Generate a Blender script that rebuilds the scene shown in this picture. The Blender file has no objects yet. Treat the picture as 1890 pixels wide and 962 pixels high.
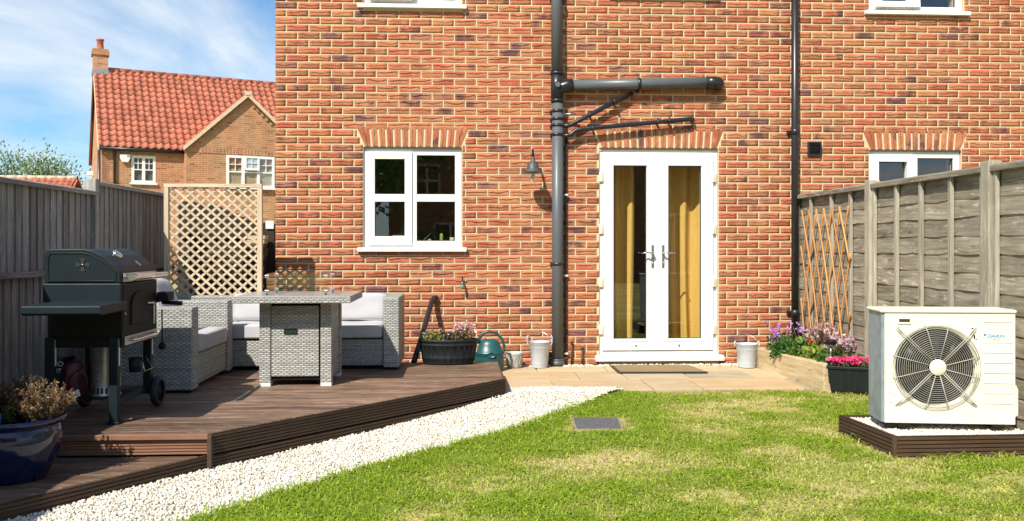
import bpy, bmesh, math, random
import numpy as np
from mathutils import Vector, Matrix
R = math.radians
S = bpy.context.scene
COL = S.collection
# ------------------------------------------------------------------ camera, sky, sun, exposure
F_PX, CAM_D, CAM_H = 1620.0, 9.0, 1.22
cd = bpy.data.cameras.new('camera'); cam = bpy.data.objects.new('camera', cd); COL.objects.link(cam)
cd.sensor_width = 36; cd.lens = F_PX / 1890 * 36; cd.clip_end = 1500; cd.clip_start = .05
cd.shift_y = -26 / 1890
cam.location = (0, -CAM_D, CAM_H); cam.rotation_euler = (R(90), 0, R(-3.2))
S.camera = cam
SUN_DIR = Vector((.60, 1, -1.17)).normalized()          # direction the light travels
W = bpy.data.worlds.new('World'); S.world = W; W.use_nodes = True
sl = bpy.data.lights.new('sun', 'SUN'); sl.energy = 5.0; sl.angle = R(.5); sl.color = (1, .94, .84)
so = bpy.data.objects.new('sun', sl); COL.objects.link(so)
so.rotation_euler = SUN_DIR.to_track_quat('-Z', 'Y').to_euler(); so.location = (-8, -20, 22)
S.view_settings.view_transform = 'Standard'; S.view_settings.look = 'None'
S.view_settings.exposure = 0.52; S.view_settings.gamma = 1; S.view_settings.use_curve_mapping = False

# ------------------------------------------------------------------ node helpers
def node(nt, typ, ins=None, **props):
    n = nt.nodes.new('ShaderNode' + typ)
    for k, v in props.items(): setattr(n, k, v)
    for k, v in (ins or {}).items():
        s = n.inputs[k]
        if isinstance(v, bpy.types.NodeSocket): nt.links.new(v, s)
        else: s.default_value = v
    return n
def c4(c): return (c[0], c[1], c[2], 1)
def mixc(nt, f, a, b, blend='MIX'):
    n = nt.nodes.new('ShaderNodeMix'); n.data_type = 'RGBA'; n.blend_type = blend
    for i, v in ((0, f), (6, a), (7, b)):
        if isinstance(v, bpy.types.NodeSocket): nt.links.new(v, n.inputs[i])
        elif i == 0: n.inputs[0].default_value = v
        else: n.inputs[i].default_value = c4(v)
    return n.outputs[2]
def math_(nt, op, a, b=0.0, c=0.0):
    n = nt.nodes.new('ShaderNodeMath'); n.operation = op
    for i, v in enumerate((a, b, c)):
        if isinstance(v, bpy.types.NodeSocket): nt.links.new(v, n.inputs[i])
        else: n.inputs[i].default_value = v
    return n.outputs[0]
def ramp(nt, f, stops, interp='LINEAR'):
    n = node(nt, 'ValToRGB', {'Fac': f}); cr = n.color_ramp; cr.interpolation = interp
    while len(cr.elements) < len(stops): cr.elements.new(.5)
    for e, (p, c) in zip(cr.elements, stops):
        e.position = p; e.color = c4(c) if hasattr(c, '__len__') else (c, c, c, 1)
    return n.outputs[0]
def newmat(name):
    m = bpy.data.materials.new(name); m.use_nodes = True; nt = m.node_tree
    return m, nt, nt.nodes['Principled BSDF']
def setp(nt, p, **kw):
    for k, v in kw.items():
        k = {'col': 'Base Color', 'rough': 'Roughness', 'metal': 'Metallic', 'spec': 'Specular IOR Level', 'normal': 'Normal',
             'coat': 'Coat Weight'}[k]
        if isinstance(v, bpy.types.NodeSocket): nt.links.new(v, p.inputs[k])
        elif hasattr(v, '__len__'): p.inputs[k].default_value = c4(v)
        else: p.inputs[k].default_value = v
def rnd_socket(nt):
    oi = node(nt, 'ObjectInfo').outputs['Random']; ge = node(nt, 'NewGeometry').outputs['Random Per Island']
    return math_(nt, 'FRACT', math_(nt, 'ADD', math_(nt, 'MULTIPLY', oi, 7.31), math_(nt, 'MULTIPLY', ge, 3.77)))
def coords(nt, kind='UV', scale=(1, 1, 1), jitter=0):
    tc = node(nt, 'TexCoord').outputs[kind]
    if jitter:
        r = math_(nt, 'MULTIPLY', rnd_socket(nt), jitter)
        v = node(nt, 'CombineXYZ', {0: r, 1: math_(nt, 'MULTIPLY', r, 1.7), 2: r}).outputs[0]
        tc = node(nt, 'VectorMath', {0: tc, 1: v}, operation='ADD').outputs[0]
    return node(nt, 'Mapping', {'Vector': tc, 'Scale': scale}).outputs[0]
def noise(nt, vec, scale, detail=4, rough=.55, dist=0):
    return node(nt, 'TexNoise', {'Vector': vec, 'Scale': scale, 'Detail': detail, 'Roughness': rough, 'Distortion': dist}).outputs['Fac']
def bump(nt, h, strength=.5, dist=.005, normal=None):
    d = {'Height': h, 'Strength': strength, 'Distance': dist}
    if normal is not None: d['Normal'] = normal
    return node(nt, 'Bump', d).outputs[0]

def simple(name, c1, c2=None, rough=.6, metal=0, scale=12, stretch=(1, 1, 1), bstr=.15, bdist=.003, kind='Object', spec=.5, var=0, coat=0, lo=.35, hi=.65):
    m, nt, p = newmat(name); c2 = c2 or tuple(x * .8 for x in c1)
    v = coords(nt, kind, stretch, 3 if var else 0); n = noise(nt, v, scale, 5)
    col = mixc(nt, ramp(nt, n, [(lo, 0), (hi, 1)]), c1, c2)
    if var:
        r = rnd_socket(nt); col = mixc(nt, 1.0, col, ramp(nt, r, [(0, 1 - var), (1, 1 + var)]), 'MULTIPLY')
    setp(nt, p, col=col, rough=math_(nt, 'ADD', rough - .06, math_(nt, 'MULTIPLY', n, .14)), metal=metal, spec=spec, coat=coat)
    if bstr: setp(nt, p, normal=bump(nt, noise(nt, v, scale * 6, 3), bstr, bdist))
    return m

def wood(name, cols, rough=.75, grain=1.0, var=.25, knots=.5, bstr=.5, bleach=None):
    m, nt, p = newmat(name)
    v = coords(nt, 'UV', (1, 1, 1), 9)
    warp = noise(nt, node(nt, 'Mapping', {'Vector': v, 'Scale': (2.2, 9, 1)}).outputs[0], 1.0, 3)
    v2 = node(nt, 'VectorMath', {0: v, 1: node(nt, 'CombineXYZ', {1: math_(nt, 'MULTIPLY', warp, .05)}).outputs[0]}, operation='ADD').outputs[0]
    g1 = noise(nt, node(nt, 'Mapping', {'Vector': v2, 'Scale': (3, 90 * grain, 1)}).outputs[0], 1.0, 5, .6)
    g2 = noise(nt, node(nt, 'Mapping', {'Vector': v2, 'Scale': (1.6, 7, 1)}).outputs[0], 1.5, 4, .6)
    f = math_(nt, 'ADD', math_(nt, 'MULTIPLY', g1, .55), math_(nt, 'MULTIPLY', g2, .45))
    col = ramp(nt, f, [(.32, cols[0]), (.5, cols[1]), (.68, cols[2])])
    if knots:
        k = node(nt, 'TexVoronoi', {'Vector': node(nt, 'Mapping', {'Vector': v, 'Scale': (2.6, 9, 1)}).outputs[0], 'Scale': 1.0}).outputs['Distance']
        col = mixc(nt, ramp(nt, k, [(.05, knots), (.14, 0)]), col, tuple(x * .45 for x in cols[0]))
    if bleach:
        b = noise(nt, node(nt, 'Mapping', {'Vector': v2, 'Scale': (5, 30, 1)}).outputs[0], 1.3, 6, .7)
        col = mixc(nt, ramp(nt, b, [(.56, 0), (.7, .8)]), col, bleach)
    r = rnd_socket(nt)
    col = mixc(nt, 1.0, col, ramp(nt, r, [(0, 1 - var), (1, 1 + var)]), 'MULTIPLY')
    setp(nt, p, col=col, rough=rough, spec=.3, normal=bump(nt, f, bstr, .004))
    return m

def brick_mat():
    m, nt, p = newmat('facing_brick'); r = rnd_socket(nt)
    base = ramp(nt, r, [(0, (.41, .135, .064)), (.16, (.33, .100, .052)), (.30, (.42, .172, .076)), (.44, (.38, .125, .062)), (.56, (.31, .125, .060)), (.66, (.42, .155, .078)),
                        (.78, (.36, .155, .085)), (.86, (.43, .115, .066)), (.93, (.28, .115, .075)), (.97, (.17, .075, .072))], 'CONSTANT')
    v = coords(nt, 'Object', (1, 1, 1), 5)
    uv = node(nt, 'TexCoord').outputs['UV']
    big = noise(nt, v, 9, 3); fine = noise(nt, v, 55, 5, .65)
    col = mixc(nt, ramp(nt, big, [(.44, 0), (.68, .6)]), base, (.50, .235, .12))
    col = mixc(nt, ramp(nt, fine, [(.3, .4), (.46, 0)]), col, (.33, .085, .045))
    col = mixc(nt, ramp(nt, fine, [(.6, 0), (.78, .5)]), col, (.55, .30, .19))
    # kiln-burnt patches on some bricks
    br = noise(nt, v, 5.5, 3, .6)
    r2 = math_(nt, 'FRACT', math_(nt, 'MULTIPLY', r, 37.7))
    burn = math_(nt, 'MULTIPLY', ramp(nt, r2, [(.86, 0), (.89, 1)]), ramp(nt, br, [(.44, 0), (.60, .85)]))
    col = mixc(nt, burn, col, (.085, .045, .05))
    # ends of the bricks are paler and sandier
    sx = node(nt, 'SeparateXYZ', {0: uv})
    e = math_(nt, 'ABSOLUTE', math_(nt, 'SUBTRACT', sx.outputs[0], .5))
    e = math_(nt, 'ADD', e, math_(nt, 'MULTIPLY', math_(nt, 'SUBTRACT', big, .5), .3))
    col = mixc(nt, ramp(nt, e, [(.38, 0), (.5, .45)]), col, (.40, .22, .11))
    # sand-fold creases, with sand marks and fold shade darkened into the colour
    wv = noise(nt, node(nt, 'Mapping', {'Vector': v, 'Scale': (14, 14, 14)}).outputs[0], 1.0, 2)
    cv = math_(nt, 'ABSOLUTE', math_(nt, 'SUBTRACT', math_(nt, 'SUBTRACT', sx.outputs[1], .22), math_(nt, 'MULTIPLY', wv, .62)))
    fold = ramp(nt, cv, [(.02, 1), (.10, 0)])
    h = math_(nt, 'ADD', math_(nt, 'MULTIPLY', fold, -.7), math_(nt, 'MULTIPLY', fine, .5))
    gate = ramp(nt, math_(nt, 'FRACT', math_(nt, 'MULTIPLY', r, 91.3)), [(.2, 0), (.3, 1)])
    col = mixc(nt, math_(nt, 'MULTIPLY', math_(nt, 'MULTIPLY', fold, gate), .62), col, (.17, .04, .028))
    setp(nt, p, col=col, rough=.9, spec=.15, normal=bump(nt, h, .8, .006))
    return m

def flatbrick(name, c1, c2, mort, bw=.225, rh=.075):
    m, nt, p = newmat(name); uv = coords(nt, 'UV')
    b = node(nt, 'TexBrick', {'Vector': uv, 'Color1': c4(c1), 'Color2': c4(c2), 'Mortar': c4(mort), 'Scale': 1.0, 'Mortar Size': .006, 'Mortar Smooth': .2,
                              'Bias': 0.0, 'Brick Width': bw, 'Row Height': rh})
    cell = node(nt, 'TexWhiteNoise', {'Vector': node(nt, 'VectorMath', {0: uv, 1: (bw, rh, 1)}, operation='SNAP').outputs[0]}, noise_dimensions='2D').outputs['Value']
    col = mixc(nt, ramp(nt, cell, [(.8, 0), (.95, .7)]), b.outputs['Color'], tuple(x * .45 for x in c1))
    col = mixc(nt, b.outputs['Fac'], col, mort)
    n = noise(nt, uv, 3, 4)
    col = mixc(nt, 1.0, col, ramp(nt, n, [(.3, .85), (.7, 1.15)]), 'MULTIPLY')
    setp(nt, p, col=col, rough=.9, spec=.15, normal=bump(nt, math_(nt, 'SUBTRACT', 1.0, b.outputs['Fac']), .5, .01))
    return m

def weave_mat():
    m, nt, p = newmat('grey_rattan'); uv = coords(nt, 'UV')
    sp_ = node(nt, 'SeparateXYZ', {0: uv}); wob = noise(nt, uv, 14, 2)
    v = math_(nt, 'ADD', math_(nt, 'DIVIDE', sp_.outputs[1], .0145), math_(nt, 'MULTIPLY', wob, .7)); row = math_(nt, 'FLOOR', v)
    u = math_(nt, 'ADD', math_(nt, 'DIVIDE', sp_.outputs[0], .043), math_(nt, 'MULTIPLY', math_(nt, 'MODULO', math_(nt, 'ABSOLUTE', row), 2.0), .5)); colm = math_(nt, 'FLOOR', u)
    hu = math_(nt, 'SINE', math_(nt, 'MULTIPLY', math_(nt, 'FRACT', u), math.pi)); hv = math_(nt, 'SINE', math_(nt, 'MULTIPLY', math_(nt, 'FRACT', v), math.pi))
    h = math_(nt, 'MULTIPLY', math_(nt, 'POWER', hu, .6), math_(nt, 'POWER', hv, .5))
    cell = node(nt, 'TexWhiteNoise', {'Vector': node(nt, 'CombineXYZ', {0: colm, 1: row}).outputs[0]}, noise_dimensions='2D').outputs['Value']
    rowr = node(nt, 'TexWhiteNoise', {'W': row}, noise_dimensions='1D').outputs['Value']
    tone = ramp(nt, math_(nt, 'ADD', math_(nt, 'MULTIPLY', cell, .45), math_(nt, 'MULTIPLY', rowr, .55)), [(.15, (.30, .295, .27)), (.5, (.40, .395, .365)), (.85, (.50, .495, .46))])
    col = mixc(nt, ramp(nt, h, [(.25, .85), (.75, 0)]), tone, (.17, .166, .15))
    setp(nt, p, col=col, rough=.55, spec=.35, normal=bump(nt, h, .8, .006))
    return m

def glass_mat(name, tint=(.96, .975, .965), gain=1.6):
    m, nt, p = newmat(name); nt.nodes.remove(p)
    out = [n for n in nt.nodes if n.type == 'OUTPUT_MATERIAL'][0]
    bf = node(nt, 'NewGeometry').outputs['Backfacing']          # the same reflectance on entering and leaving the thin sheet
    fr = node(nt, 'Fresnel', {'IOR': math_(nt, 'ADD', 1.5, math_(nt, 'MULTIPLY', bf, 1 / 1.5 - 1.5))}).outputs[0]
    f = math_(nt, 'MINIMUM', math_(nt, 'MULTIPLY', fr, gain), 1.0)
    t = node(nt, 'BsdfTransparent', {'Color': c4(tint)}).outputs[0]
    wob = bump(nt, noise(nt, coords(nt, 'Object'), 1.3, 1), .02, .02)
    g = node(nt, 'BsdfGlossy', {'Color': (1, 1, 1, 1), 'Roughness': .003, 'Normal': wob}).outputs[0]
    mx = node(nt, 'MixShader', {0: f, 1: t, 2: g}).outputs[0]
    nt.links.new(mx, out.inputs['Surface'])
    return m

def leaf_mat(name, trans=.3, rough=.55):
    m, nt, p = newmat(name)
    a = node(nt, 'Attribute', attribute_name='Col').outputs['Color']
    setp(nt, p, col=a, rough=rough, spec=.3)
    tr = node(nt, 'BsdfTranslucent', {'Color': a}).outputs[0]
    out = [n for n in nt.nodes if n.type == 'OUTPUT_MATERIAL'][0]
    nt.links.new(node(nt, 'MixShader', {0: trans, 1: p.outputs[0], 2: tr}).outputs[0], out.inputs['Surface'])
    return m

def stone_mat(name):
    m, nt, p = newmat(name)
    a = node(nt, 'Attribute', attribute_name='Col').outputs['Color']
    n = noise(nt, coords(nt, 'Object'), 120, 3)
    col = mixc(nt, 1.0, a, ramp(nt, n, [(.3, .85), (.7, 1.08)]), 'MULTIPLY')
    setp(nt, p, col=col, rough=.75, spec=.3, normal=bump(nt, n, .3, .003))
    return m

# sky with soft high cloud
nt = W.node_tree; bg = nt.nodes['Background']
sky = node(nt, 'TexSky', sky_type='NISHITA', sun_disc=False, sun_elevation=math.asin(-SUN_DIR.z), sun_rotation=math.atan2(-SUN_DIR.x, -SUN_DIR.y),
           altitude=0, air_density=1.0, dust_density=.35, ozone_density=2.2)
gen = node(nt, 'TexCoord').outputs['Generated']
sv = node(nt, 'SeparateXYZ', {0: gen})
zz = math_(nt, 'MAXIMUM', math_(nt, 'ADD', sv.outputs[2], .16), .05)
pv = node(nt, 'CombineXYZ', {0: math_(nt, 'DIVIDE', sv.outputs[0], zz), 1: math_(nt, 'DIVIDE', sv.outputs[1], zz), 2: .3}).outputs[0]
n1 = noise(nt, node(nt, 'Mapping', {'Vector': pv, 'Scale': (1.0, .75, 1), 'Location': (3.7, 1.2, 0)}).outputs[0], 1.15, 8, .58, .5)
n2 = noise(nt, node(nt, 'Mapping', {'Vector': pv, 'Location': (0.6, 4.1, 0)}).outputs[0], .55, 4, .5)
cl = math_(nt, 'ADD', math_(nt, 'MULTIPLY', n1, .65), math_(nt, 'MULTIPLY', n2, .35))
fac = ramp(nt, cl, [(.40, .04), (.51, .42), (.62, .9)])
skc = mixc(nt, 1.0, sky.outputs[0], (.80, 1.34, 1.66), 'MULTIPLY')
skc = mixc(nt, fac, skc, (10.2, 10.8, 11.2))
nt.links.new(skc, bg.inputs['Color']); bg.inputs['Strength'].default_value = .066

# ------------------------------------------------------------------ object helpers
def thing(name, label, cat, loc=(0, 0, 0), rz=0, group=None):
    o = bpy.data.objects.new(name, None); COL.objects.link(o); o.empty_display_size = .1
    o.location = loc; o.rotation_euler = (0, 0, rz); o['label'] = label; o['category'] = cat
    if group: o['group'] = group
    return o
def tag(o, label=None, cat=None, group=None, kind=None):
    if label: o['label'] = label
    if cat: o['category'] = cat
    if group: o['group'] = group
    if kind: o['kind'] = kind
    return o
def dup(o, dloc=(0, 0, 0), parent=None, mesh_parent=None):
    c = o.copy(); COL.objects.link(c)
    if parent: c.parent = parent
    else: c.location = Vector(o.location) + Vector(dloc)
    for ch in list(o.children): dup(ch, parent=c)
    return c
def world_off(par):
    v = Vector((0, 0, 0))
    while par is not None: v += Vector(par.location); par = par.parent
    return v
def finish(o, mat, parent, bevel=0, seg=2):
    for m in (mat if isinstance(mat, (list, tuple)) else [mat]):
        if m: o.data.materials.append(m)
    COL.objects.link(o)
    if parent: o.parent = parent
    if bevel:
        b = o.modifiers.new('bevel', 'BEVEL'); b.width = bevel; b.segments = seg; b.limit_method = 'ANGLE'; b.angle_limit = R(40)
    return o
class MB:
    def __init__(s): s.v = []; s.f = []; s.mi = []; s.sm = []; s.cur = 0; s.smooth = False
    def add(s, vs, fs, smooth=None):
        o = len(s.v); s.v += [tuple(x) for x in vs]
        for f in fs:
            s.f.append([i + o for i in f]); s.mi.append(s.cur); s.sm.append(s.smooth if smooth is None else smooth)
        return s
    def box(s, x0, x1, y0, y1, z0, z1, M=None):
        vs = [(x, y, z) for z in (z0, z1) for y in (y0, y1) for x in (x0, x1)]
        if M is not None: vs = [M @ Vector(p) for p in vs]
        return s.add(vs, [(0, 2, 3, 1), (4, 5, 7, 6), (0, 1, 5, 4), (2, 6, 7, 3), (0, 4, 6, 2), (1, 3, 7, 5)])
    def prism(s, poly, a, b, axis='z', M=None):
        n = len(poly)
        def P(p, h):
            q = {'z': (p[0], p[1], h), 'y': (p[0], h, p[1]), 'x': (h, p[0], p[1])}[axis]
            return M @ Vector(q) if M is not None else q
        vs = [P(p, a) for p in poly] + [P(p, b) for p in poly]
        return s.add(vs, [list(range(n))[::-1], list(range(n, 2 * n))] + [(i, (i + 1) % n, n + (i + 1) % n, n + i) for i in range(n)])
    def sweep(s, prof, p0, p1, up=(0, 0, 1)):                      # profile (offset out, height) swept from p0 to p1
        p0, p1 = Vector(p0), Vector(p1); d = (p1 - p0).normalized(); upv = Vector(up); out = d.cross(upv).normalized(); n = len(prof)
        vs = [p0 + out * a + upv * b for a, b in prof] + [p1 + out * a + upv * b for a, b in prof]
        return s.add(vs, [list(range(n))[::-1], list(range(n, 2 * n))] + [(i, (i + 1) % n, n + (i + 1) % n, n + i) for i in range(n)])
    def tube(s, pts, r, n=8, caps=True, closed=False):
        pts = [Vector(p) for p in pts]; rs = r if hasattr(r, '__len__') else [r] * len(pts)
        rings = []; prev = None; m = len(pts)
        for i, p in enumerate(pts):
            if closed: t = pts[(i + 1) % m] - pts[i - 1]
            else: t = pts[min(i + 1, m - 1)] - pts[max(i - 1, 0)]
            t.normalize()
            if prev is None:
                a = Vector((0, 0, 1)) if abs(t.z) < .9 else Vector((1, 0, 0)); u = t.cross(a).normalized()
            else: u = (prev - t * prev.dot(t)).normalized()
            prev = u; w = t.cross(u)
            rings.append([p + (u * math.cos(2 * math.pi * k / n) + w * math.sin(2 * math.pi * k / n)) * rs[i] for k in range(n)])
        vs = [v for q in rings for v in q]; fs = []
        for i in range(m if closed else m - 1):
            j = (i + 1) % m
            for k in range(n): fs.append((i * n + k, i * n + (k + 1) % n, j * n + (k + 1) % n, j * n + k))
        s.add(vs, fs, True)
        if caps and not closed:
            o = len(s.v) - len(vs)
            s.add([], []); s.f.append([o + k for k in range(n)][::-1]); s.mi.append(s.cur); s.sm.append(False)
            s.f.append([o + (m - 1) * n + k for k in range(n)]); s.mi.append(s.cur); s.sm.append(False)
        return s
    def lathe(s, prof, c=(0, 0, 0), n=32, M=None, smooth=True, sx=1, sy=1):
        vs = []; fs = []; k = len(prof)
        for i in range(n):
            a = 2 * math.pi * i / n
            for r, z in prof:
                q = Vector((c[0] + r * math.cos(a) * sx, c[1] + r * math.sin(a) * sy, c[2] + z))
                vs.append(M @ q if M is not None else q)
        for i in range(n):
            j = (i + 1) % n
            for t in range(k - 1): fs.append((i * k + t, j * k + t, j * k + t + 1, i * k + t + 1))
        return s.add(vs, fs, smooth)
    def disc(s, c, r, axis='y', n=24, r0=0):
        def P(a, rr):
            u, w = rr * math.cos(a), rr * math.sin(a)
            return {'y': (c[0] + u, c[1], c[2] + w), 'x': (c[0], c[1] + u, c[2] + w), 'z': (c[0] + u, c[1] + w, c[2])}[axis]
        return s.add([P(2 * math.pi * i / n, r) for i in range(n)], [list(range(n))])
    def plate(s, x0, x1, z0, z1, holes, yf, yb, inner_back=None):    # rectangular slab in XZ with rectangular holes, front yf, back yb
        xs = sorted({x0, x1} | {h[0] for h in holes} | {h[1] for h in holes}); zs = sorted({z0, z1} | {h[2] for h in holes} | {h[3] for h in holes})
        def solid(i, j):
            if i < 0 or j < 0 or i >= len(xs) - 1 or j >= len(zs) - 1: return False
            cx, cz = (xs[i] + xs[i + 1]) / 2, (zs[j] + zs[j + 1]) / 2
            return not any(h[0] < cx < h[1] and h[2] < cz < h[3] for h in holes)
        for i in range(len(xs) - 1):
            for j in range(len(zs) - 1):
                if not solid(i, j): continue
                a, b, c, d = xs[i], xs[i + 1], zs[j], zs[j + 1]
                s.add([(a, yf, c), (b, yf, c), (b, yf, d), (a, yf, d)], [(0, 1, 2, 3)])
                s.add([(a, yb, c), (b, yb, c), (b, yb, d), (a, yb, d)], [(3, 2, 1, 0)])
                if not solid(i - 1, j): s.add([(a, yf, c), (a, yb, c), (a, yb, d), (a, yf, d)], [(3, 2, 1, 0)])
                if not solid(i + 1, j): s.add([(b, yf, c), (b, yb, c), (b, yb, d), (b, yf, d)], [(0, 1, 2, 3)])
                if not solid(i, j - 1): s.add([(a, yf, c), (b, yf, c), (b, yb, c), (a, yb, c)], [(3, 2, 1, 0)])
                if not solid(i, j + 1): s.add([(a, yf, d), (b, yf, d), (b, yb, d), (a, yb, d)], [(0, 1, 2, 3)])
        return s
    def build(s, name, mat, parent=None, bevel=0, uv='h', world=True, seg=2, weld=False):
        off = world_off(parent) if (parent is not None and world) else Vector((0, 0, 0))
        me = bpy.data.meshes.new(name)
        V = np.array([tuple(v) for v in s.v], dtype=float) - np.array(off)
        me.from_pydata(V.tolist(), [], s.f)
        me.polygons.foreach_set('use_smooth', s.sm); me.polygons.foreach_set('material_index', s.mi)
        if weld:
            bm = bmesh.new(); bm.from_mesh(me); bmesh.ops.remove_doubles(bm, verts=bm.verts, dist=.0005); bm.to_mesh(me); bm.free()
        co = np.empty(len(me.vertices) * 3); me.vertices.foreach_get('co', co); co = co.reshape(-1, 3)
        ext = co.max(0) - co.min(0); L = int(np.argmax(ext))
        ul = me.uv_layers.new(name='UVMap'); uvs = np.zeros((len(me.loops), 2))
        li = np.empty(len(me.loops), dtype=np.int32); me.loops.foreach_get('vertex_index', li)
        for p in me.polygons:
            n = p.normal; ls = slice(p.loop_start, p.loop_start + p.loop_total); P = co[li[ls]]
            if abs(n.z) > .75: U, Vv = P[:, 0], P[:, 1]; long_is_v = (L == 1)
            elif abs(n.x) > abs(n.y): U, Vv = P[:, 1], P[:, 2]; long_is_v = (L == 2)
            else:
                h = math.hypot(n.x, n.y) or 1
                U = (P[:, 0] * (-n.y) + P[:, 1] * n.x) / h if uv == 'h' else P[:, 0]
                Vv = P[:, 2]; long_is_v = (L == 2)
            if uv == 'long' and long_is_v: U, Vv = Vv, U
            uvs[ls, 0] = U; uvs[ls, 1] = Vv
        ul.data.foreach_set('uv', uvs.ravel())
        o = bpy.data.objects.new(name, me)
        return finish(o, mat, parent, bevel, seg)
def np_mesh(name, V, F, mat, cols=None, uv=None, parent=None, smooth=False):
    V = np.asarray(V, dtype=np.float32); F = np.asarray(F, dtype=np.int32); k = F.shape[1]
    me = bpy.data.meshes.new(name)
    me.vertices.add(len(V)); me.vertices.foreach_set('co', V.ravel())
    me.loops.add(F.size); me.loops.foreach_set('vertex_index', F.ravel())
    me.polygons.add(len(F)); me.polygons.foreach_set('loop_start', np.arange(0, F.size, k, dtype=np.int32))
    me.polygons.foreach_set('loop_total', np.full(len(F), k, dtype=np.int32))
    if smooth: me.polygons.foreach_set('use_smooth', np.ones(len(F), dtype=bool))
    if cols is not None:
        a = me.attributes.new('Col', 'FLOAT_COLOR', 'POINT'); c = np.ones((len(V), 4), dtype=np.float32); c[:, :3] = cols
        a.data.foreach_set('color', c.ravel())
    if uv is not None:
        ul = me.uv_layers.new(name='UVMap'); ul.data.foreach_set('uv', np.asarray(uv, dtype=np.float32)[F.ravel()].ravel())
    me.update(calc_edges=True); me.validate()
    o = bpy.data.objects.new(name, me)
    return finish(o, mat, parent)
def vnoise(x, y, seed=0):
    def h(i, j):
        n = (i * 374761393 + j * 668265263 + seed * 974711) & 0x7fffffff
        n = ((n ^ (n >> 13)) * 1274126177) & 0x7fffffff
        return (n ^ (n >> 16)) % 10007 / 10007
    xi = np.floor(x).astype(np.int64); yi = np.floor(y).astype(np.int64); fx = x - xi; fy = y - yi
    fx = fx * fx * (3 - 2 * fx); fy = fy * fy * (3 - 2 * fy)
    return (h(xi, yi) * (1 - fx) + h(xi + 1, yi) * fx) * (1 - fy) + (h(xi, yi + 1) * (1 - fx) + h(xi + 1, yi + 1) * fx) * fy
def inside(poly, X, Y):
    r = np.zeros(len(X), dtype=bool); n = len(poly)
    for i in range(n):
        x0, y0 = poly[i]; x1, y1 = poly[(i + 1) % n]
        if y0 == y1: continue
        c = ((y0 > Y) != (y1 > Y)) & (X < (x1 - x0) * (Y - y0) / (y1 - y0) + x0); r ^= c
    return r
def rand_rot(g, n):
    q = g.normal(size=(n, 4)); q /= np.linalg.norm(q, axis=1)[:, None]; w, x, y, z = q.T
    return np.stack([1 - 2 * (y * y + z * z), 2 * (x * y - w * z), 2 * (x * z + w * y), 2 * (x * y + w * z), 1 - 2 * (x * x + z * z), 2 * (y * z - w * x),
                     2 * (x * z - w * y), 2 * (y * z + w * x), 1 - 2 * (x * x + y * y)], axis=1).reshape(n, 3, 3)
def ico(sub=1):
    bm = bmesh.new(); bmesh.ops.create_icosphere(bm, subdivisions=sub, radius=1); bm.verts.ensure_lookup_table()
    V = np.array([v.co[:] for v in bm.verts]); F = np.array([[v.index for v in f.verts] for f in bm.faces]); bm.free(); return V, F
ICO1, ICO2 = ico(1), ico(2)
def stones(name, P, size, colfn, mat, parent=None, seed=1, tpl=None, flat=.65):
    g = np.random.default_rng(seed); V0, F0 = tpl or ICO2; n = len(P); k = len(V0)
    var = [V0 * (1 + .16 * g.normal(size=(k, 1))) for _ in range(6)]
    T = np.stack([var[i] for i in g.integers(0, 6, n)])
    sc = np.stack([g.uniform(.75, 1.25, n), g.uniform(.7, 1.1, n), g.uniform(flat - .15, flat + .2, n)], axis=1) * (size * g.uniform(.7, 1.3, n))[:, None]
    Rm = rand_rot(g, n)
    V = np.einsum('nij,nkj->nki', Rm, T * sc[:, None, :]) + P[:, None, :]
    Fa = (F0[None] + (np.arange(n) * k)[:, None, None]).reshape(-1, 3)
    cols = np.repeat(colfn(g, n), k, axis=0)
    return np_mesh(name, V.reshape(-1, 3), Fa, mat, cols, parent=parent, smooth=True)
def leaves(name, P, size, cols, mat, parent=None, seed=1, aspect=2.0, up=0.0, jit=.18, dirs=None, fold=.18):
    g = np.random.default_rng(seed); n = len(P); P = np.asarray(P)
    d = g.normal(size=(n, 3)) if dirs is None else np.asarray(dirs) + g.normal(size=(n, 3)) * .25
    d[:, 2] += up; d /= np.linalg.norm(d, axis=1)[:, None]
    a = np.cross(d, g.normal(size=(n, 3))); a /= np.linalg.norm(a, axis=1)[:, None]; nn = np.cross(d, a)
    s = size * g.uniform(.6, 1.3, n)[:, None]
    V = np.stack([P, P + d * s * .5 + a * s / aspect * .5 + nn * s * fold, P + d * s, P + d * s * .5 - a * s / aspect * .5 + nn * s * fold], axis=1)
    F = np.array([[0, 1, 2], [0, 2, 3]])[None] + (np.arange(n) * 4)[:, None, None]
    c = np.asarray(cols)
    if c.ndim == 1: c = np.tile(c, (n, 1))
    c = np.clip(c * (1 + jit * g.normal(size=(n, 1))), .004, .95); c = np.repeat(c, 4, axis=0)
    off = np.array(world_off(parent)) if parent is not None else 0
    return np_mesh(name, V.reshape(-1, 3) - off, F.reshape(-1, 3), mat, c, parent=parent)
def pick(g, n, pal, w=None):
    pal = np.array(pal); return pal[g.choice(len(pal), n, p=w)]
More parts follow.
